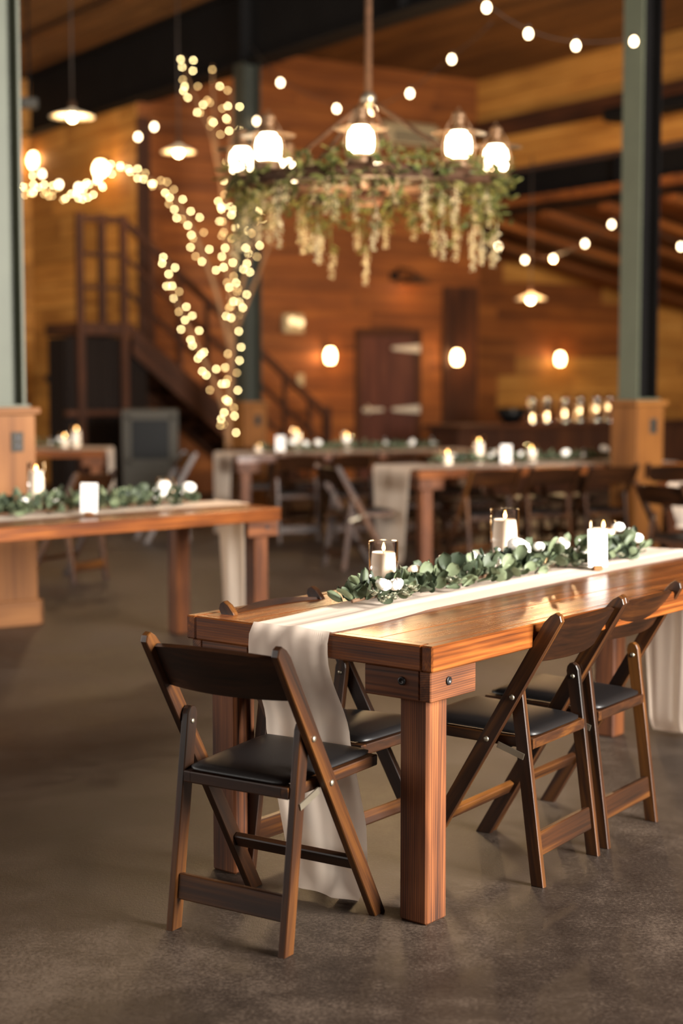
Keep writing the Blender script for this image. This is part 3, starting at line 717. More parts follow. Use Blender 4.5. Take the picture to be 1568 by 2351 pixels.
def cluster_mesh(name, mat, n, R, r, seed):
    m = MB(); rnd = random.Random(seed)
    for k in range(n):
        p = Vector((rnd.gauss(0, R), rnd.gauss(0, R), abs(rnd.gauss(0, R)) + r)); m.ball(r * rnd.uniform(0.7, 1.25), TR(p), 6, 4)
    return m.mesh(name, mat)
def rosette_mesh():
    m = MB(); rnd = random.Random(9)
    for k in range(5):
        c = Vector((rnd.gauss(0, 0.013), rnd.gauss(0, 0.013), rnd.uniform(0.004, 0.022)))
        for j in range(7):
            a = j * 2.4; e = 0.3 + 0.14 * j; d = Vector((math.cos(a) * e, math.sin(a) * e, 1.1 - 0.12 * j)); m.add(LEAFS[0].v, LEAFS[0].f, frame(c, d, Vector((-d.x, -d.y, 1.0)), 0.010 + 0.0012 * j), None, True)
    return m.mesh('small_sprig', M_LEAF2)
BERRY = rosette_mesh()
FILLER = cluster_mesh('filler_flower', M_ROSE, 12, 0.014, 0.006, 8)

def garland(label, group, M, path, n_leaf, n_mass, roses, seed, rad=0.074, size=(0.040, 0.064), berries=10, fillers=6, rs=1.0):
    """path in the frame M, lying on z = its height; leaves spring from a central stem"""
    rnd = random.Random(seed); g = thing('eucalyptus_garland', label, 'garland', M, group)
    P = [Vector(p) for p in path]; n = len(P) - 1
    def pt(t): k = min(int(t * n), n - 1); f = t * n - k; return P[k].lerp(P[k + 1], f), (P[k + 1] - P[k]).normalized()
    m = MB(); m.tube([p + Vector((0, 0, 0.022)) for p in P], 0.006, 6); m.build('stem', M_STEM, g)
    def place(small=1.0):
        t = rnd.random(); c, d = pt(t); side = Vector((-d.y, d.x, 0))
        ph = rnd.uniform(-0.15, PI + 0.15); rr = rad * rnd.uniform(0.1, 0.85) * (0.65 + 0.35 * math.sin(PI * min(1, max(0, t))) ** 0.3)
        out = side * math.cos(ph) + Vector((0, 0, 1)) * max(0.0, math.sin(ph))
        pos = c + Vector((0, 0, 0.012)) + side * math.cos(ph) * rr + Vector((0, 0, 1)) * max(0, math.sin(ph)) * rr * 1.0
        dv = (out * rnd.uniform(0.5, 1.1) + d * rnd.uniform(-1.0, 1.0) + Vector((0, 0, rnd.uniform(-0.1, 0.75)))).normalized()
        nv = (Vector((0, 0, 1)) * rnd.uniform(0.0, 1.0) + out * rnd.uniform(0, 0.8) + Vector((rnd.uniform(-1, 1), rnd.uniform(-1, 1), 0)))
        s = rnd.uniform(*size) * small
        if (pos + dv * s).z < c.z + 0.006: dv.z = (c.z + 0.006 - pos.z) / s; dv.normalize()
        return pos, dv, nv, s
    for k in range(n_leaf):
        pos, dv, nv, s = place(); obj('leaf', LEAF_ME[rnd.choice((0, 0, 1, 1, 2))], g, frame(pos, dv, nv, s))
    if n_mass:
        mm = MB()
        for k in range(n_mass):
            pos, dv, nv, s = place(0.72); L_ = LEAFS[rnd.choice((0, 1, 2))]; mm.add(L_.v, L_.f, frame(pos, dv, nv, s), None, True)
        o = mm.build('small_leaves', M_LEAF2 if False else M_LEAF, g); o['kind'] = 'stuff'
    for k in range(berries):
        t = rnd.random(); c, d = pt(t); side = Vector((-d.y, d.x, 0)); sg = rnd.choice((-1, -1, 1))
        obj('small_sprig', BERRY, g, TR(c + side * sg * rad * rnd.uniform(0.5, 0.95) + Vector((0, 0, rnd.uniform(0.008, 0.03)))) @ RZ(rnd.uniform(0, 6)))
    for k in range(fillers):
        t = rnd.random(); c, d = pt(t); side = Vector((-d.y, d.x, 0))
        obj('filler_flower', FILLER, g, TR(c + side * rad * rnd.uniform(-0.8, 0.3) + Vector((0, 0, rnd.uniform(0.03, 0.06)))) @ RZ(rnd.uniform(0, 6)))
    for (t, sd, z, s, kind) in roses:
        c, d = pt(t); side = Vector((-d.y, d.x, 0)); 
        obj('rose', ROSE_W if kind == 'w' else ROSE_B, g, TR(c + side * sd + Vector((0, 0, z))) @ RX(rnd.uniform(-.3, .5)) @ RY(rnd.uniform(-.5, .3)) @ Matrix.Scale(s * rs, 4))
    return g

# ---- candles, cards, runners
def candle(M, dia, gh, ch, lab_g, lab_c, flame=True):
    v = MB(); R = dia / 2; v.lathe([(R - 0.002, 0.004), (R - 0.002, gh - 0.001), (R, gh), (R, 0.0), (0.0005, 0.0), (0.0005, 0.004), (R - 0.002, 0.004)], 28, None, False)
    g = tag(v.build('glass_cylinder', M_GLASS, None, M), lab_g, 'vase', 'glass candle cylinders')
    c = thing('pillar_candle', lab_c, 'candle', M @ TR((0, 0, 0.005)), 'white pillar candles')
    r = R * 0.90
    m = MB(); m.lathe([(r, 0), (r, ch * 0.5), (r, ch - 0.003)], 28, None, False); m.lathe([(r, ch - 0.003), (r - 0.003, ch)], 28, None, False); m.lathe([(r - 0.003, ch), (r * 0.75, ch - 0.001), (r * 0.3, ch - 0.006), (0.0005, ch - 0.007)], 28, None, False); m.lathe([(0.0005, 0.0), (r, 0.0)], 28, None, False); m.build('wax', M_WAX, c)
    m = MB(); m.tube([(0, 0, ch - 0.008), (0.001, 0, ch + 0.004), (0.002, 0.001, ch + 0.012)], 0.0012, 6); m.build('wick', M_WICK, c)
    m = MB(); m.lathe([(0.0005, ch + 0.003), (0.0045, ch + 0.008), (0.0055, ch + 0.013), (0.004, ch + 0.020), (0.0018, ch + 0.026), (0.0003, ch + 0.031)], 12, TR((0.001, 0, 0))); m.build('flame', M_FLAME, c)
def card(M, wd, ht, lab, lines=True):
    c = thing('table_card', lab, 'card', M, 'white table cards')
    m = MB(); m.box((wd, 0.004, ht), TR((0, 0, ht / 2 + 0.012)) @ RX(math.radians(-4)), 0.0008); m.build('card_sheet', M_CARD, c)
    m = MB(); m.box((wd * 0.45, 0.028, 0.018), TR((0, 0, 0.009)), 0.002); m.build('card_holder', M_PED, c)
    return c
def runner(label, M, L, W, yc, wdt, near_drop, far_drop, seed, top=0.76, edges=None, nv=44, tuck=0.0):
    """chiffon runner in the table frame: near drop, top, far drop as one cloth"""
    rnd = random.Random(seed); ph = [rnd.uniform(0, 6) for _ in range(6)]
    st = []                                        # stations: (x, z, outward normal, s, kind)
    ex = L / 2 + 0.010
    nd = 26
    if near_drop:
        for k in range(nd): st.append((-ex, top + 0.004 - near_drop * (1 - k / nd), 'n', 1 - k / nd))
    st.append((-ex + 0.004, top + 0.007, 'c', 0))
    nt_ = 60
    for k in range(nt_ + 1): st.append((lerp(-L / 2 + 0.006, L / 2 - 0.006, k / nt_), top + 0.0035, 't', 0))
    st.append((ex - 0.004, top + 0.007, 'c', 0))
    if far_drop:
        for k in range(nd): st.append((ex, top + 0.004 - far_drop * ((k + 1) / nd), 'f', (k + 1) / nd))
    vs = []
    for (x, z, kd, s) in st:
        for j in range(nv + 1):
            v = j / nv
            if kd == 'n' and edges: y0, y1 = interp(edges[0], edges[1], s), interp(edges[0], edges[2], s)
            else:
                c = yc(x); wv = wdt * (1 - 0.35 * s); y0, y1 = c - wv / 2, c + wv / 2
                if edges and kd != 'f':
                    f_ = max(0, 1 - (x + L / 2) / 0.5); y0 = lerp(y0, edges[1][0], f_); y1 = lerp(y1, edges[2][0], f_)
            y = lerp(y0, y1, v)
            fold = math.sin(v * 11 + ph[0] + 1.2 * math.sin(x * 1.3 + ph[1]) + s) * 0.5 + math.sin(v * 23 + ph[2] + x * 0.9 - s) * 0.28 * (1 - 0.6 * s) + math.sin(v * 6 + ph[4] + 0.8 * s) * 0.45
            if kd == 't': p = Vector((x, y, z + 0.0045 * max(0, fold) + 0.004 * max(0, math.sin(x * 5 + v * 3 + ph[3])) * max(0, math.sin(v * 6 + ph[5]))))
            elif kd == 'c': p = Vector((x, y, z + 0.003 * max(0, fold)))
            else:
                sg = -1 if kd == 'n' else 1; amp = 0.008 + 0.010 * min(1, s * 1.6)
                p = Vector((x + sg * (0.006 + amp * (fold + 1.0) * 0.8), y + 0.008 * s * math.sin(v * 12 + ph[2]), z))
                if kd == 'n': k_ = min(1, max(0, (s - 0.08) / 0.34)); p.x += tuck * k_ * k_ * (3 - 2 * k_)
                if s > 0.94: p.x += sg * (s - 0.94) * 0.4; p.z = max(0.004, p.z)
            vs.append(p)
    fs = []
    for i in range(len(st) - 1):
        for j in range(nv): fs.append((i * (nv + 1) + j, (i + 1) * (nv + 1) + j, (i + 1) * (nv + 1) + j + 1, i * (nv + 1) + j + 1))
    m = MB(); m.add(vs, fs, None, None, True)
    return tag(m.build('table_runner', M_CLOTH, None, M), label, 'runner', 'white chiffon table runners')

def table_M(corner, ang, sx, sy, L=2.44, W=0.88):
    """frame of a table whose corner (sx, sy) of the top stands at the given place"""
    a = math.radians(ang); off = RZ(a) @ Vector((sx * L / 2, sy * W / 2, 0)); return TR((corner.x - off.x, corner.y - off.y, 0)) @ RZ(a)
Z76 = 0.76
# ---------------------------------------------------------------- the near table
TA = 51.2
MN = table_M(G(993, 1486, Z76), TA, -1, -1)
make_table('large brown plank table in the foreground with square legs', MN)
def tl(M, u, v, z=Z76): q = M.inverted() @ G(u, v, z); return q
L_, W_ = 2.44, 0.88
runner('white chiffon runner down the foreground table, trailing to the floor', MN, L_, W_, lambda x: -0.44 + interp([-1.22, -0.7, 0, 0.5, 1.22], [0.47, 0.53, 0.55, 0.57, 0.57], x), 0.30, 0.745, 0.75, 5,
       tuck=0.095, edges=([0, 0.42, 0.72, 0.9, 1.0], [-0.44 + .335, -0.44 + .335, -0.44 + .28, -0.44 + .275, -0.44 + .29], [-0.44 + .61, -0.44 + .635, -0.44 + .59, -0.44 + .56, -0.44 + .52]))
gp = [(x, -0.44 + interp([-0.83, -0.3, 0.3, 0.9], [0.545, 0.575, 0.585, 0.56], x) + 0.012 * math.sin(x * 7), 0.768) for x in [-0.86 + 0.1 * k for k in range(19)]]
garland('leafy eucalyptus garland with white roses along the foreground table', 'eucalyptus garlands', MN, gp, 290, 200,
        [(0.045, -0.055, 0.05, 1.0, 'w'), (0.09, -0.06, 0.045, 0.95, 'w'), (0.19, 0.0, 0.065, 0.9, 'b'), (0.29, 0.02, 0.08, 0.9, 'b'), (0.40, 0.03, 0.075, 0.9, 'w'), (0.44, 0.035, 0.06, 0.8, 'w'), (0.53, 0.0, 0.075, 1.7, 'w'), (0.63, 0.01, 0.07, 0.9, 'w'), (0.70, 0.0, 0.075, 1.0, 'w'), (0.93, 0.03, 0.10, 1.0, 'w'), (0.95, -0.03, 0.06, 1.0, 'w')], 21, berries=26, fillers=7)
def on(M, x, y, ang=0): return M @ TR((x, y, Z76 + 0.006)) @ RZ(ang)
q1 = tl(MN, 880, 1372); q2 = tl(MN, 1158, 1314); q3 = tl(MN, 1384, 1283)
candle(on(MN, q1.x, q1.y), 0.092, 0.172, 0.133, 'clear glass cylinder nearest the foreground table end', 'white pillar candle nearest the foreground table end')
candle(on(MN, q2.x, q2.y), 0.102, 0.220, 0.178, 'tallest clear glass cylinder amid the foreground garland', 'tallest white pillar candle amid the foreground garland')
candle(on(MN, q3.x, q3.y), 0.102, 0.140, 0.105, 'short clear glass cylinder behind the bright table card', 'short white candle behind the bright table card')
qc = tl(MN, 1371, 1313); card(TR((MN @ Vector((qc.x, qc.y, Z76 + 0.006)))) @ RZ(math.radians(10)), 0.072, 0.135, 'blank white card standing in the foreground garland')
chair(-0.185, 4.085, 57, 'dark wooden folding chair at the near table end, back turned')
chair(0.505, 4.625, 145.5, 'dark folding chair on the right side, nearest the table leg')
chair(0.755, 4.995, 145, 'dark folding chair cut by the right edge, second along the table')
ct = G(520, 1384, 0.79).lerp(G(714, 1352, 0.79), 0.5); fa = math.radians(TA - 90 + 1.5); ctr = ct + Vector((math.cos(fa), math.sin(fa), 0)) * 0.26
chair(ctr.x, ctr.y, TA - 90 + 1.5, 'dark folding chair tucked in behind the foreground table, mostly hidden')

# ---------------------------------------------------------------- the other tables, dressed alike
def dress(M, nm, seed, n_leaf, n_mass, card_x=None, candles=(), roses=5, x0=-0.86, x1=0.9, near=0.74, far=0.74, yoff=0.0, flat=False):
    runner('white runner on the %s' % nm, M, L_, W_, lambda x: yoff + 0.015 * math.sin(x * 2), 0.30 if not flat else 0.66, near, far, seed, nv=18)
    rnd = random.Random(seed); n = 16
    garland('eucalyptus garland with white roses on the %s' % nm, 'eucalyptus garlands', M, [(lerp(x0, x1, k / n), yoff + 0.03 + 0.015 * math.sin(k), 0.768) for k in range(n + 1)], n_leaf, n_mass,
            [(rnd.random(), rnd.uniform(-0.06, 0.03), rnd.uniform(0.05, 0.09), rnd.uniform(0.95, 1.6), 'w') for k in range(roses)], seed + 1, rad=0.078 if flat else 0.095, size=(0.04, 0.064), berries=8, fillers=5)
    for (x, y, d, gh, ch, which) in candles:
        candle(on(M, x, y), d, gh, ch, 'clear glass cylinder, %s, on the %s' % (which, nm), 'lit pillar candle, %s, on the %s' % (which, nm))
    if card_x is not None:
        p = M @ Vector((card_x, yoff - 0.11, Z76 + 0.006)); card(TR(p) @ RZ(math.radians(-8)), 0.085, 0.145, 'white card standing on the %s' % nm)
ML = table_M(G(646, 1165, Z76), 43, 1, -1)
make_table('brown plank table at left, its far end toward the room', ML)
q = [tl(ML, 84, 1168), tl(ML, 382, 1150), tl(ML, 205, 1186)]
dress(ML, 'left plank table', 40, 260, 380, None, ((q[0].x, q[0].y, 0.094, 0.24, 0.19, 'tallest'), (q[1].x, q[1].y, 0.10, 0.125, 0.075, 'shortest')), 7, x0=-0.95, x1=0.98, yoff=-0.02)
card(TR(ML @ Vector((q[2].x, q[2].y, Z76 + 0.006))) @ RZ(math.radians(-10)), 0.088, 0.15, 'white card leaning by the left table garland')
M3 = table_M(G(962, 1080, Z76), 24, -1, -1)
make_table('dim plank table in the middle distance, right of centre', M3)
dress(M3, 'middle distance right table', 50, 0, 420, -0.28, ((-0.72, 0.05, 0.10, 0.13, 0.08, 'leftmost'), (-0.42, 0.08, 0.094, 0.22, 0.17, 'tallest'), (0.05, 0.05, 0.10, 0.15, 0.10, 'rightmost')), 6, flat=True)
M2 = table_M(G(545, 1047, Z76), 19, -1, -1)
make_table('dim plank table in the middle distance, below the lit tree', M2)
dress(M2, 'table below the lit tree', 60, 0, 420, -0.72, ((-0.86, 0.1, 0.10, 0.09, 0.05, 'shortest'), (-0.50, 0.1, 0.094, 0.22, 0.17, 'tallest'), (0.0, 0.1, 0.10, 0.18, 0.13, 'rightmost')), 5, flat=True)
M4 = table_M(G(240, 1034, Z76), 3, 1, -1)
make_table('dim plank table behind the left pedestal, before the dark space under the landing', M4)
dress(M4, 'far left table', 70, 0, 300, None, ((0.78, 0.05, 0.10, 0.14, 0.10, 'left of the pair'), (0.90, 0.02, 0.094, 0.21, 0.17, 'right of the pair')), 5, flat=True)
M5 = table_M(G(1508, 1108, Z76), 33, -1, 1)
make_table('plank table cut off by the right picture edge', M5)
dress(M5, 'table cut by the right edge', 80, 0, 200, None, ((-0.6, 0.05, 0.10, 0.2, 0.15, 'only one'),), 4, flat=True, near=0.28)
# chairs in the middle distance
def chair_at(M, x, y, ang, label):
    p = M @ Vector((x, y, 0)); yaw = math.degrees(math.atan2(M[1][0], M[0][0])); chair(p.x, p.y, yaw + ang, label)
nth = ('leftmost', 'second', 'third', 'rightmost')
for k in range(4):
    chair_at(M3, -0.78 + k * 0.52, -0.58, 90, 'folding chair before the middle distance right table, %s of four' % nth[k])
for k in range(4): chair_at(M3, -0.80 + k * 0.52, 0.60, -90, 'folding chair behind the middle distance right table, %s of four' % nth[k])
for k in range(4): chair_at(M2, -0.75 + k * 0.52, -0.57, 90, 'folding chair before the table below the lit tree, %s of four' % nth[k])
for k in range(4): chair_at(M2, -0.75 + k * 0.52, 0.60, -90, 'folding chair behind the table below the lit tree, %s of four' % nth[k])
chair_at(M3, -1.52, 0.02, 0, 'folding chair at the left end of the middle distance table')
chair_at(M5, -1.28, 0.10, 0, 'folding chair at the end of the table by the right edge')
p = G(150, 1338); chair(p.x, p.y + 0.15, 150, 'folding chair behind the left pedestal, under the left garland')
p = PY(372, 1100, 14.0); chair(p.x, p.y, 200, 'lone folding chair before the grey cooler')

# ---------------------------------------------------------------- wagon wheel chandelier with lanterns
CHY = 9.0; cc = PY(845, 418, CHY); RC = 0.72; ZR = cc.z - 0.03
ch = thing('wagon_wheel_chandelier', 'wagon wheel chandelier with glowing lanterns hung from the ceiling', 'chandelier', TR((cc.x, cc.y, ZR)))
m = MB(); m.lathe([(RC - 0.055, -0.03), (RC + 0.03, -0.03), (RC + 0.03, 0.03), (RC - 0.055, 0.03), (RC - 0.055, -0.03)], 48, None, False, False); m.build('wheel_rim', M_DARKW, ch)
m = MB(); m.lathe([(RC + 0.031, -0.02), (RC + 0.037, -0.02), (RC + 0.037, 0.02), (RC + 0.031, 0.02)], 48, None, False); m.build('iron_band', M_RUST, ch)
m = MB(); m.lathe([(0.0005, -0.10), (0.07, -0.10), (0.10, -0.05), (0.10, 0.05), (0.07, 0.10), (0.0005, 0.10)], 16, None, False); m.build('wheel_hub', M_DARKW, ch)
for k in range(10):
    a = 2 * PI * k / 10 + 0.2; m = MB(); m.tube([(0.09 * math.cos(a), 0.09 * math.sin(a), 0), (0.4 * math.cos(a), 0.4 * math.sin(a), 0), ((RC - 0.05) * math.cos(a), (RC - 0.05) * math.sin(a), 0)], [0.028, 0.022, 0.018], 8); m.build('spoke', M_RUST, ch)
hz_ = PY(845, 228, CHY).z - ZR
for k in range(4):
    a = PI / 4 + PI / 2 * k + 0.35; m = MB(); m.tube([(0, 0, hz_), ((RC - 0.02) * math.cos(a), (RC - 0.02) * math.sin(a), 0.03)], 0.012, 6); m.build('suspension_rod', M_RUST, ch)
m = MB(); m.ball(0.045, TR((0, 0, hz_)), 12, 8); m.build('hook_ball', M_STEEL, ch)
m = MB(); m.tube([(0, 0, hz_), (0, 0, ZC - ZR - 0.02)], 0.022, 8); m.build('hanging_pole', M_RUST, ch)
me_l = {}
def lm(name, mat, prof, n=16):
    me_l[name] = MB().lathe(prof, n, None, False).mesh(name, mat)
lm('fuel_tank', M_COPPER, [(0.0005, 0.0), (0.062, 0.0), (0.066, 0.01), (0.064, 0.035), (0.045, 0.05), (0.03, 0.052)])
lm('glass_globe', M_LAMP, [(0.044, 0.052), (0.054, 0.058), (0.060, 0.085), (0.060, 0.125), (0.054, 0.152), (0.040, 0.164), (0.036, 0.176)])
lm('chimney_cap', M_COPPER, [(0.03, 0.172), (0.045, 0.178), (0.045, 0.19), (0.026, 0.20), (0.026, 0.235), (0.033, 0.24), (0.028, 0.262), (0.0005, 0.268)])
lm('reflector', M_COPPER, [(0.046, 0.184), (0.13, 0.168), (0.132, 0.165), (0.046, 0.180)], 24)
for k in range(8):
    a = math.radians(-94 + 45 * k); X, Y = (RC - 0.0) * math.cos(a), (RC - 0.0) * math.sin(a)
    r = obj('lantern', me_l['fuel_tank'], ch, TR((X, Y, 0.031)) @ Matrix.Scale(1.12, 4))
    for nm in ('glass_globe', 'chimney_cap', 'reflector'): obj(nm, me_l[nm], r)
    m = MB(); m.tube([(-0.07, 0, 0.03), (-0.078, 0, 0.10), (-0.055, 0, 0.2), (0, 0, 0.29), (0.055, 0, 0.2), (0.078, 0, 0.10), (0.07, 0, 0.03)], 0.004, 6); m.build('wire_bail', M_COPPER, r)
lamp_light(ch, (0, 0, 0.42), 22, (1.0, 0.66, 0.34), 0.25); lamp_light(ch, (0, 0, -0.35), 105, (1.0, 0.66, 0.34), 0.25)
# greenery and hanging blossom on the wheel
wr = thing('greenery_wreath', 'greenery wreath with hanging pale blossoms on the wheel chandelier', 'wreath', TR((cc.x, cc.y, ZR)))
rnd = random.Random(77); mm = MB()
for k in range(1100):
    a = rnd.uniform(0, 2 * PI); rr = RC - 0.02 + rnd.gauss(0, 0.06); z = rnd.gauss(0.03, 0.075); z = z if z < 0.13 else 0.1
    if abs(z) < 0.04 and abs(rr - RC + 0.01) < 0.06: rr = RC + 0.045 + rnd.random() * 0.04 if rnd.random() < 0.6 else RC - 0.075 - rnd.random() * 0.03
    dv = Vector((math.cos(a), math.sin(a), 0)) * rnd.uniform(-0.6, 1.2) + Vector((-math.sin(a), math.cos(a), 0)) * rnd.uniform(-1, 1) + Vector((0, 0, rnd.uniform(-0.7, 0.5)))
    L1 = LEAFS[rnd.choice((1, 2, 2))]; mm.add(L1.v, L1.f, frame((rr * math.cos(a), rr * math.sin(a), z), dv, (rnd.uniform(-.5, .5), rnd.uniform(-.5, .5), 1), rnd.uniform(0.035, 0.075)), None, True)
o = mm.build('wreath_leaves', M_LEAFW, wr); o['kind'] = 'stuff'
def blossom(seed, L):
    r2 = random.Random(seed); m = MB(); n = int(90 * L / 0.3)
    for k in range(n):
        t = r2.random(); R = 0.015 * (1 - t) ** 0.6 + 0.003; a = r2.uniform(0, 6.28); p = Vector((R * math.cos(a), R * math.sin(a), -t * L))
        L1 = LEAFS[1]; m.add(L1.v, L1.f, frame(p, (math.cos(a), math.sin(a), -0.9), (math.cos(a), math.sin(a), 0.6), r2.uniform(0.012, 0.020)), None, True)
    m.tube([(0, 0, 0.05), (0, 0, -L * 0.9)], 0.002, 5); return m.mesh('blossom_strand', M_BLOSSOM)
BL = [blossom(1, 0.11), blossom(2, 0.15), blossom(3, 0.19)]
def vine(seed, L):
    r2 = random.Random(seed); m = MB()
    for k in range(16):
        t = r2.random(); a = r2.uniform(0, 6.28); L1 = LEAFS[2]; m.add(L1.v, L1.f, frame((0.01 * math.cos(a), 0.01 * math.sin(a), -t * L), (math.cos(a), math.sin(a), -0.7), (0, 0, 1), r2.uniform(0.03, 0.055)), None, True)
    m.tube([(0, 0, 0.08), (0, 0, -L)], 0.0025, 5); return m.mesh('trailing_vine', M_LEAFW)
VN = [vine(1, 0.2), vine(2, 0.3)]
for k in range(46):
    a = 2 * PI * k / 46 + rnd.uniform(-0.07, 0.07); rr = RC + rnd.uniform(-0.12, 0.06); z = -0.03 - (rnd.random() ** 1.5) * 0.30
    ti = RX(rnd.uniform(-.12, .12)) @ RY(rnd.uniform(-.12, .12)) @ RZ(rnd.uniform(0, 6))
    obj('blossom_strand', BL[k % 3], wr, TR((rr * math.cos(a), rr * math.sin(a), z)) @ ti)
    if k % 2 == 0 or z < -0.14: obj('trailing_vine', VN[k % 2], wr, TR((rr * math.cos(a), rr * math.sin(a), 0.0)) @ ti)

# ---------------------------------------------------------------- lit tree
tree = thing('branch_tree', 'bare branching tree wound with fairy lights before the dark column', 'tree')
TY = 16.1
base = PY(522, 985, TY); tree.location = (base.x, TY, 0)
def tp(pts, dy=0.0): return [PY(u, v, TY + dy * k / max(1, len(pts) - 1)) for k, (u, v) in enumerate(pts)]
BR = {
 'a': ([(523, 990), (527, 900), (532, 800), (532, 700), (520, 600), (516, 500), (508, 420), (497, 320), (490, 240), (488, 150)], 0.3, (0.04, 0.008)),
 'b': ([(520, 960), (495, 885), (462, 815), (425, 735), (395, 665), (382, 595)], -0.4, (0.025, 0.008)),
 'c': ([(528, 800), (502, 690), (470, 595), (430, 505), (385, 440), (330, 405), (275, 378), (225, 420), (195, 440)], -0.7, (0.028, 0.006)),
 'd': ([(534, 720), (560, 640), (580, 560), (597, 480), (604, 440)], 0.2, (0.025, 0.007)),
 'e': ([(516, 500), (522, 420), (530, 330), (532, 270), (532, 210)], -0.3, (0.018, 0.006)),
 'f': ([(508, 420), (485, 310), (455, 240), (432, 185), (420, 130)], 0.5, (0.018, 0.006)),
 'g': ([(540, 760), (585, 650), (620, 560), (650, 500)], 0.5, (0.022, 0.008)),
}
T0 = Vector(tree.location)
paths = {}
def smooth(P, n=5):
    R = []
    for i in range(len(P) - 1):
        p0, p1, p2, p3 = P[max(0, i - 1)], P[i], P[i + 1], P[min(len(P) - 1, i + 2)]
        for k in range(n):
            t = k / n; R.append(0.5 * ((2 * p1) + (p2 - p0) * t + (2 * p0 - 5 * p1 + 4 * p2 - p3) * t * t + (3 * p1 - p0 - 3 * p2 + p3) * t ** 3))
    R.append(P[-1]); return R
for k, (pts, dy, (r0, r1)) in BR.items():
    P = smooth(tp(pts, dy)); paths[k] = P
    if k == 'a': P = [Vector((base.x, TY, 0.0)), Vector((base.x + 0.02, TY, 0.4))] + P
    m = MB(); m.tube([p - T0 for p in P], [lerp(r0, r1, i / (len(P) - 1)) for i in range(len(P))], 7); m.build('trunk' if k == 'a' else 'branch', M_BRANCH, tree)
FB = MB().ball(0.0085, None, 8, 5).mesh('fairy_bulb', M_FAIRY)
FD = MB().ball(0.0085, None, 8, 5).mesh('fairy_bulb', emit('dim_fairy_glow', (1.0, 0.66, 0.26), 12.0, False))
def fairy(P, n, spread, label, seed, t0=0.0, t1=1.0):
    r2 = random.Random(seed); root = thing('fairy_light_string', label, 'string light', TR(P[0]), 'fairy light strings wound on the tree')
    pts = []
    for k in range(n):
        t = lerp(t0, t1, (k + r2.random()) / n) * (len(P) - 1); i = min(int(t), len(P) - 2); p = P[i].lerp(P[i + 1], t - i)
        a = k * 2.1 + r2.uniform(-.5, .5); s = spread * r2.uniform(0.5, 1.0)
        pts.append(p + Vector((math.cos(a) * s, math.sin(a) * s * 0.7, r2.uniform(-.04, .04))))
    m = MB(); m.tube([p - P[0] for p in smooth(pts, 3)], 0.0016, 4); m.build('wire', M_WIRE, root)
    for p in pts: obj('fairy_bulb', FB if r2.random() < 0.72 else FD, root, TR(p - P[0]))
fairy(paths['a'], 50, 0.10, 'fairy lights winding up the trunk of the lit tree', 1, 0.0, 0.62)
fairy(paths['a'], 9, 0.10, 'fairy lights on the slim top branch of the lit tree', 2, 0.78, 1.0)
fairy(paths['b'], 27, 0.10, 'fairy lights on the short left lower branch of the lit tree', 3, 0.1)
fairy(paths['c'], 50, 0.13, 'fairy lights on the long branch arching to the left', 4, 0.22)
fairy(paths['d'], 24, 0.11, 'fairy lights on the right fork beside the chandelier', 5)
fairy(paths['e'], 15, 0.09, 'fairy lights on the upright middle branch near the lanterns', 6)
fairy(paths['f'], 13, 0.11, 'fairy lights on the topmost left twig of the tree', 7, 0.35)
fairy([paths['c'][-1]] + smooth([PY(u, v, 15.3) for (u, v) in ((50, 365), (48, 425), (75, 440), (110, 430), (150, 450), (188, 445))]), 36, 0.17, 'fairy lights looping out from the left steel column', 8)

# ---------------------------------------------------------------- festoon bulbs
GB = MB().lathe([(0.0005, -0.062), (0.014, -0.058), (0.0235, -0.042), (0.025, -0.028), (0.018, -0.008), (0.012, 0.0)], 10, None, False).mesh('bulb', M_BULB)
SK = MB().lathe([(0.012, -0.002), (0.014, 0.0), (0.013, 0.03), (0.004, 0.036)], 8).mesh('bulb_socket', M_WIRE)
def festoon(pts, Y0, Y1, label, ends=None, glow=0):
    n = len(pts); Q = [PY(u, v, lerp(Y0, Y1, k / max(1, n - 1))) + Vector((0, 0, 0.062)) for k, (u, v) in enumerate(pts)]
    root = thing('festoon_string', label, 'string light', TR(Q[0]), 'festoon bulb strings')
    W = list(Q)
    if ends: W = [PY(*ends[0])] + W + [PY(*ends[1])]
    P = []
    for i in range(len(W) - 1):
        for k in range(4): t = k / 4; P.append(W[i].lerp(W[i + 1], t) - Vector((0, 0, 0.06 * 4 * t * (1 - t) * 0.3)))
    P.append(W[-1]); m = MB(); m.tube([p - Q[0] for p in P], 0.004, 5); m.build('wire', M_WIRE, root)
    if glow: lamp_light(root, Q[len(Q) // 2] - Q[0] - Vector((0, 0, 0.12)), glow, (1.0, 0.6, 0.28), 0.1)
    for p in Q: b_ = obj('bulb', GB, root, TR(p - Q[0] - Vector((0, 0, 0.0)))); obj('bulb_socket', SK, b_)
festoon([(1455, 105), (1322, 115), (1213, 88), (1117, 28)], 11.9, 11.2, 'festoon bulbs swagging from the right column toward the ceiling', ((1462, 85, 12.1), (1040, -60, 10.9)))
festoon([(1037, 145), (941, 223), (856, 262), (773, 257), (644, 197)], 13.5, 16.0, 'festoon bulbs behind the top of the chandelier', ((1130, 50, 12.8), (572, 100, 16.8)), 8)
festoon([(1404, 522), (1343, 566), (1270, 600), (1205, 603), (1144, 572)], 17.5, 19.2, 'festoon bulbs under the rafters left of the right column', ((1440, 480, 17.2), (1100, 540, 19.6)), 130)
festoon([(1563, 573), (1640, 600)], 16.5, 15.5, 'festoon bulb at the right picture edge', ((1500, 520, 17.0), (1700, 560, 15.0)))
festoon([(590, 285), (354, 298), (317, 321), (225, 420), (180, 437), (136, 430), (97, 406)], 17.0, 17.6, 'festoon bulbs drooping across the left wall', ((600, 270, 16.9), (60, 350, 17.5)), 25)

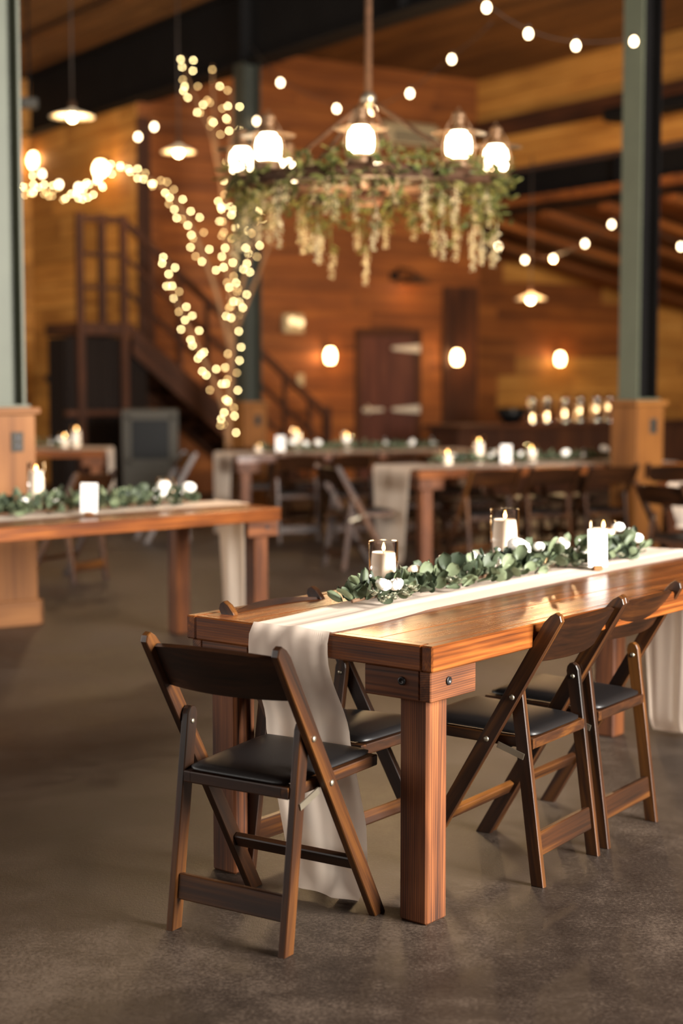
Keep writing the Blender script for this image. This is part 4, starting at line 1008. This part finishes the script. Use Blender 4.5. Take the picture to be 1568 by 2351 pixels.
# ---------------------------------------------------------------- pendants, sconces, wall fittings
def pendant(u, v, Y, dia, zt, label, e, lit=True):
    p = PY(u, v, Y); R = dia / 2; o = thing('pendant_lamp', label, 'lamp', TR(p), 'enamel dish pendants')
    m = MB(); m.lathe([(0.035, 0.075), (0.05, 0.06), (R * 0.6, 0.035), (R, 0.0), (R, -0.006), (R * 0.6, 0.025), (0.035, 0.05)], 28, None, False); m.build('shade', M_ENAMEL, o)
    m = MB(); m.lathe([(0.0005, 0.15), (0.03, 0.145), (0.036, 0.10), (0.036, 0.07)], 12, None, False); m.build('fitter', M_RUST, o)
    m = MB(); m.tube([(0, 0, 0.14), (0, 0, zt - p.z)], 0.008, 6); m.build('cord', M_WIRE, o)
    m = MB(); m.ball(0.042, TR((0, 0, -0.004)), 12, 8); m.build('bulb', M_LAMP, o)
    lamp_light(o, (0, 0, -0.10), e, (1.0, 0.68, 0.36), 0.06)
pendant(166, 268, 15.2, 0.43, ZC - 0.02, 'dish pendant lamp at upper left beside the steel column', 30)
pendant(410, 349, 16.2, 0.35, ZC - 0.02, 'dish pendant lamp above the stairs, left of the tree', 30)
ap = room(PY(1218, 683, 19.0)); pendant(1218, 687, 19.0, 0.38, leanz(ap.x) + 0.03, 'dish pendant lamp under the rafters left of the right column', 30)
def sconce(u, v, b, label, e=8, s=1.0, side=False):
    p = PA(u, v, b) if side else PB(u, v, b); q = room(p); o = thing('wall_sconce', label, 'sconce', RM @ (TR((b - 0.03, q.y, q.z)) @ RZ(-PI / 2) if side else TR((q.x, b - 0.008, q.z))), 'wall sconces with glowing globes')
    m = MB(); m.box((0.10, 0.02, 0.22), TR((0, -0.01, 0.03)), 0.004); m.build('back_plate', M_RUST, o)
    m = MB(); m.tube([(0, -0.02, 0.12), (0, -0.08, 0.16), (0, -0.13, 0.13)], 0.010, 6); m.build('arm', M_RUST, o)
    m = MB(); m.lathe([(0.0005, 0.15), (0.03, 0.145), (0.055, 0.105), (0.05, 0.10)], 14, TR((0, -0.13, 0)), False); m.build('cap', M_RUST, o)
    m = MB(); m.lathe([(0.045 * s, 0.10), (0.075 * s, 0.05), (0.085 * s, 0.0), (0.07 * s, -0.06), (0.045, -0.09)], 16, TR((0, -0.13, 0)), True); m.build('globe', M_SCONCE, o)
    m = MB(); m.lathe([(0.05, -0.09), (0.055, -0.10), (0.03, -0.12), (0.0005, -0.125)], 14, TR((0, -0.13, 0)), True); m.build('base_cup', M_RUST, o)
    lamp_light(o, (0, -0.30, 0), e, (1.0, 0.52, 0.2), 0.08)
sconce(745, 818, B_MID, 'glowing sconce left of the strap-hinged door', s=0.8)
sconce(1035, 822, B_MID, 'glowing sconce right of the strap-hinged door', s=0.8)
sconce(1273, 825, B_RIGHT, 'glowing sconce on the patched right wall above the bar', s=0.8)
sconce(258, 392, a_M, 'glowing sconce high on the left board wall', side=True)
sconce(70, 372, B_LEFT, 'glowing sconce high beside the left column')
# twin head emergency light
q = room(PB(668, 743, B_MID)); em = thing('emergency_light', 'small pale emergency light with two lamp heads on the wall', 'emergency light', RM @ TR((q.x, B_MID - 0.008, q.z)))
m = MB(); m.box((0.30, 0.08, 0.24), TR((0, -0.04, 0)), 0.012); m.build('housing', M_CREAM, em)
for s in (-1, 1):
    m = MB(); m.lathe([(0.03, 0), (0.05, 0.03), (0.05, 0.06), (0.03, 0.066), (0.0005, 0.067)], 12, TR((s * 0.06, -0.08, 0.02 - s * 0.01)) @ RX(PI / 2)); m.build('lamp_head', emit('emergency_glow', (1.0, 0.75, 0.4), 1.2, False) if s < 0 else MATS['emergency_glow'], em)
q = room(PB(688, 872, B_MID)); m = MB(); m.box((0.10, 0.02, 0.15), RM @ TR((q.x, B_MID - 0.018, q.z)), 0.004); tag(m.build('wall_switch', M_CREAM), 'small pale switch plate on the wall left of the door', 'switch')
for u, v, n in ((145, 915, 'lower'), (117, 870, 'upper')):
    q = room(PA(u, v, a_M)); m = MB(); m.lathe([(0.05, 0), (0.055, 0.02), (0.03, 0.06), (0.0005, 0.065)], 12, RM @ TR((a_M - 0.026, q.y, q.z)) @ RY(-PI / 2), False); tag(m.build('wall_hook', M_BOLT), '%s of two small black hooks on the left board wall' % n, 'hook')  # small wall hooks, modelled as round knobs
# gooseneck barn light over the door
q = room(PB(925, 652, B_MID)); gl = thing('barn_light', 'dim gooseneck barn light on the wall above the door', 'lamp', RM @ TR((q.x, B_MID - 0.008, q.z)))
m = MB(); m.tube([(-0.16, 0, 0.1), (-0.16, -0.12, 0.2), (-0.05, -0.26, 0.17), (0, -0.3, 0.1)], 0.014, 8); m.build('gooseneck', M_BEAM, gl)
m = MB(); m.lathe([(0.0005, 0.12), (0.05, 0.11), (0.08, 0.06), (0.2, 0.02), (0.21, 0.0), (0.2, 0.012), (0.07, 0.05)], 20, TR((0, -0.3, 0)), False); m.build('shade', M_RUST, gl)
m = MB(); m.ball(0.03, TR((0, -0.3, 0.045)), 10, 6); m.build('bulb', emit('dim_bulb_glow', (1.0, 0.6, 0.28), 2.5, False), gl)
m = MB(); m.box((0.14, 0.04, 0.10), TR((-0.16, -0.02, 0.1)), 0.004); m.build('mount', M_BEAM, gl)
lamp_light(gl, (0, -0.3, 0.0), 8, (1.0, 0.55, 0.24), 0.06)
# cream air unit high on the middle block
q = room(PB(925, 312, B_MID)); ac = thing('air_unit', 'cream air conditioning unit high on the wall behind the chandelier', 'air unit', RM @ TR((q.x, B_MID - 0.008, q.z)))
m = MB(); m.prism([(0, -0.15), (-0.24, -0.15), (-0.26, -0.08), (-0.24, 0.08), (-0.16, 0.15), (0, 0.15)], 0.86, Matrix(((0, 0, 1, 0), (1, 0, 0, 0), (0, 1, 0, 0), (0, 0, 0, 1))), 0.01); m.build('housing', M_CREAM, ac)
for k in range(4):
    m = MB(); m.box((0.70, 0.012, 0.022), TR((0, -0.262 + 0.002 * k, -0.11 + k * 0.04)), 0.002); m.build('louvre', M_GREY, ac)
fl_ = PY(66, 237, 15.0); sp = thing('flood_light', 'small grey flood light high beside the left column', 'lamp', TR(fl_))
m = MB(); m.box((0.16, 0.10, 0.10), RZ(0.4), 0.012); m.build('housing', M_GREY, sp)
m = MB(); m.tube([(0, 0, 0.05), (0, 0.02, 0.2), (0, 0.02, ZC - fl_.z)], 0.012, 6); m.build('drop_rod', M_BEAM, sp)

# ---------------------------------------------------------------- bar before the patched wall
bb = 15.0; r0 = room(PB(1048, 982, bb)); r1 = room(PB(1600, 982, bb)); zc = 0.88
bar = thing('bar_counter', 'dark panelled bar counter before the patched wall', 'counter', RM @ TR((11.85, bb, 0)))
BLn = 5.6; n = 8
for k in range(n):
    m = MB(); m.span((k * BLn / n + 0.004, 0.02, 0.02), ((k + 1) * BLn / n - 0.004, 0.06, zc - 0.05), None, 0.005); m.build('front_panel', M_DARKW, bar)
m = MB(); m.span((0, 0.06, 0), (BLn, 0.6, zc - 0.05)); m.build('carcass', M_DARKW, bar)
m = MB(); m.span((-0.05, -0.10, zc - 0.05), (BLn + 0.05, 0.68, zc), None, 0.008); m.build('bar_top', M_DARKW, bar)
def on_bar(u): return room(PB(u, 960, bb + 0.25)).x
pos = ('leftmost', 'second', 'third', 'fourth', 'fifth', 'rightmost')
for k, u in enumerate((1222, 1258, 1297, 1334, 1370, 1400)):
    ax = on_bar(u); o = thing('drink_dispenser', 'polished steel drink dispenser on the bar, %s of six' % pos[k], 'dispenser', RM @ TR((ax, bb + 0.25 + 0.02 * (k % 2), zc)), 'polished dispensers on the bar')
    m = MB(); m.lathe([(0.075, 0.0), (0.085, 0.006), (0.085, 0.03), (0.072, 0.04), (0.072, 0.27), (0.066, 0.285)], 20, None, True); m.build('body', M_CHROME, o)
    m = MB(); m.lathe([(0.074, 0.285), (0.07, 0.31), (0.03, 0.335), (0.012, 0.338), (0.014, 0.36), (0.0005, 0.365)], 20, None, True); m.build('lid', M_CHROME, o)
    m = MB(); m.tube([(0, -0.07, 0.07), (0, -0.115, 0.07), (0, -0.12, 0.045)], 0.010, 8); m.build('spout', M_CHROME, o)
ax = on_bar(1180); m = MB(); m.lathe([(0.09, 0), (0.10, 0.015), (0.17, 0.09), (0.20, 0.20), (0.19, 0.20), (0.16, 0.10), (0.0005, 0.03)], 24, RM @ TR((ax, bb + 0.3, zc)), True); tag(m.build('serving_bowl', M_BLACK), 'wide dark serving bowl at the left end of the bar', 'bowl')
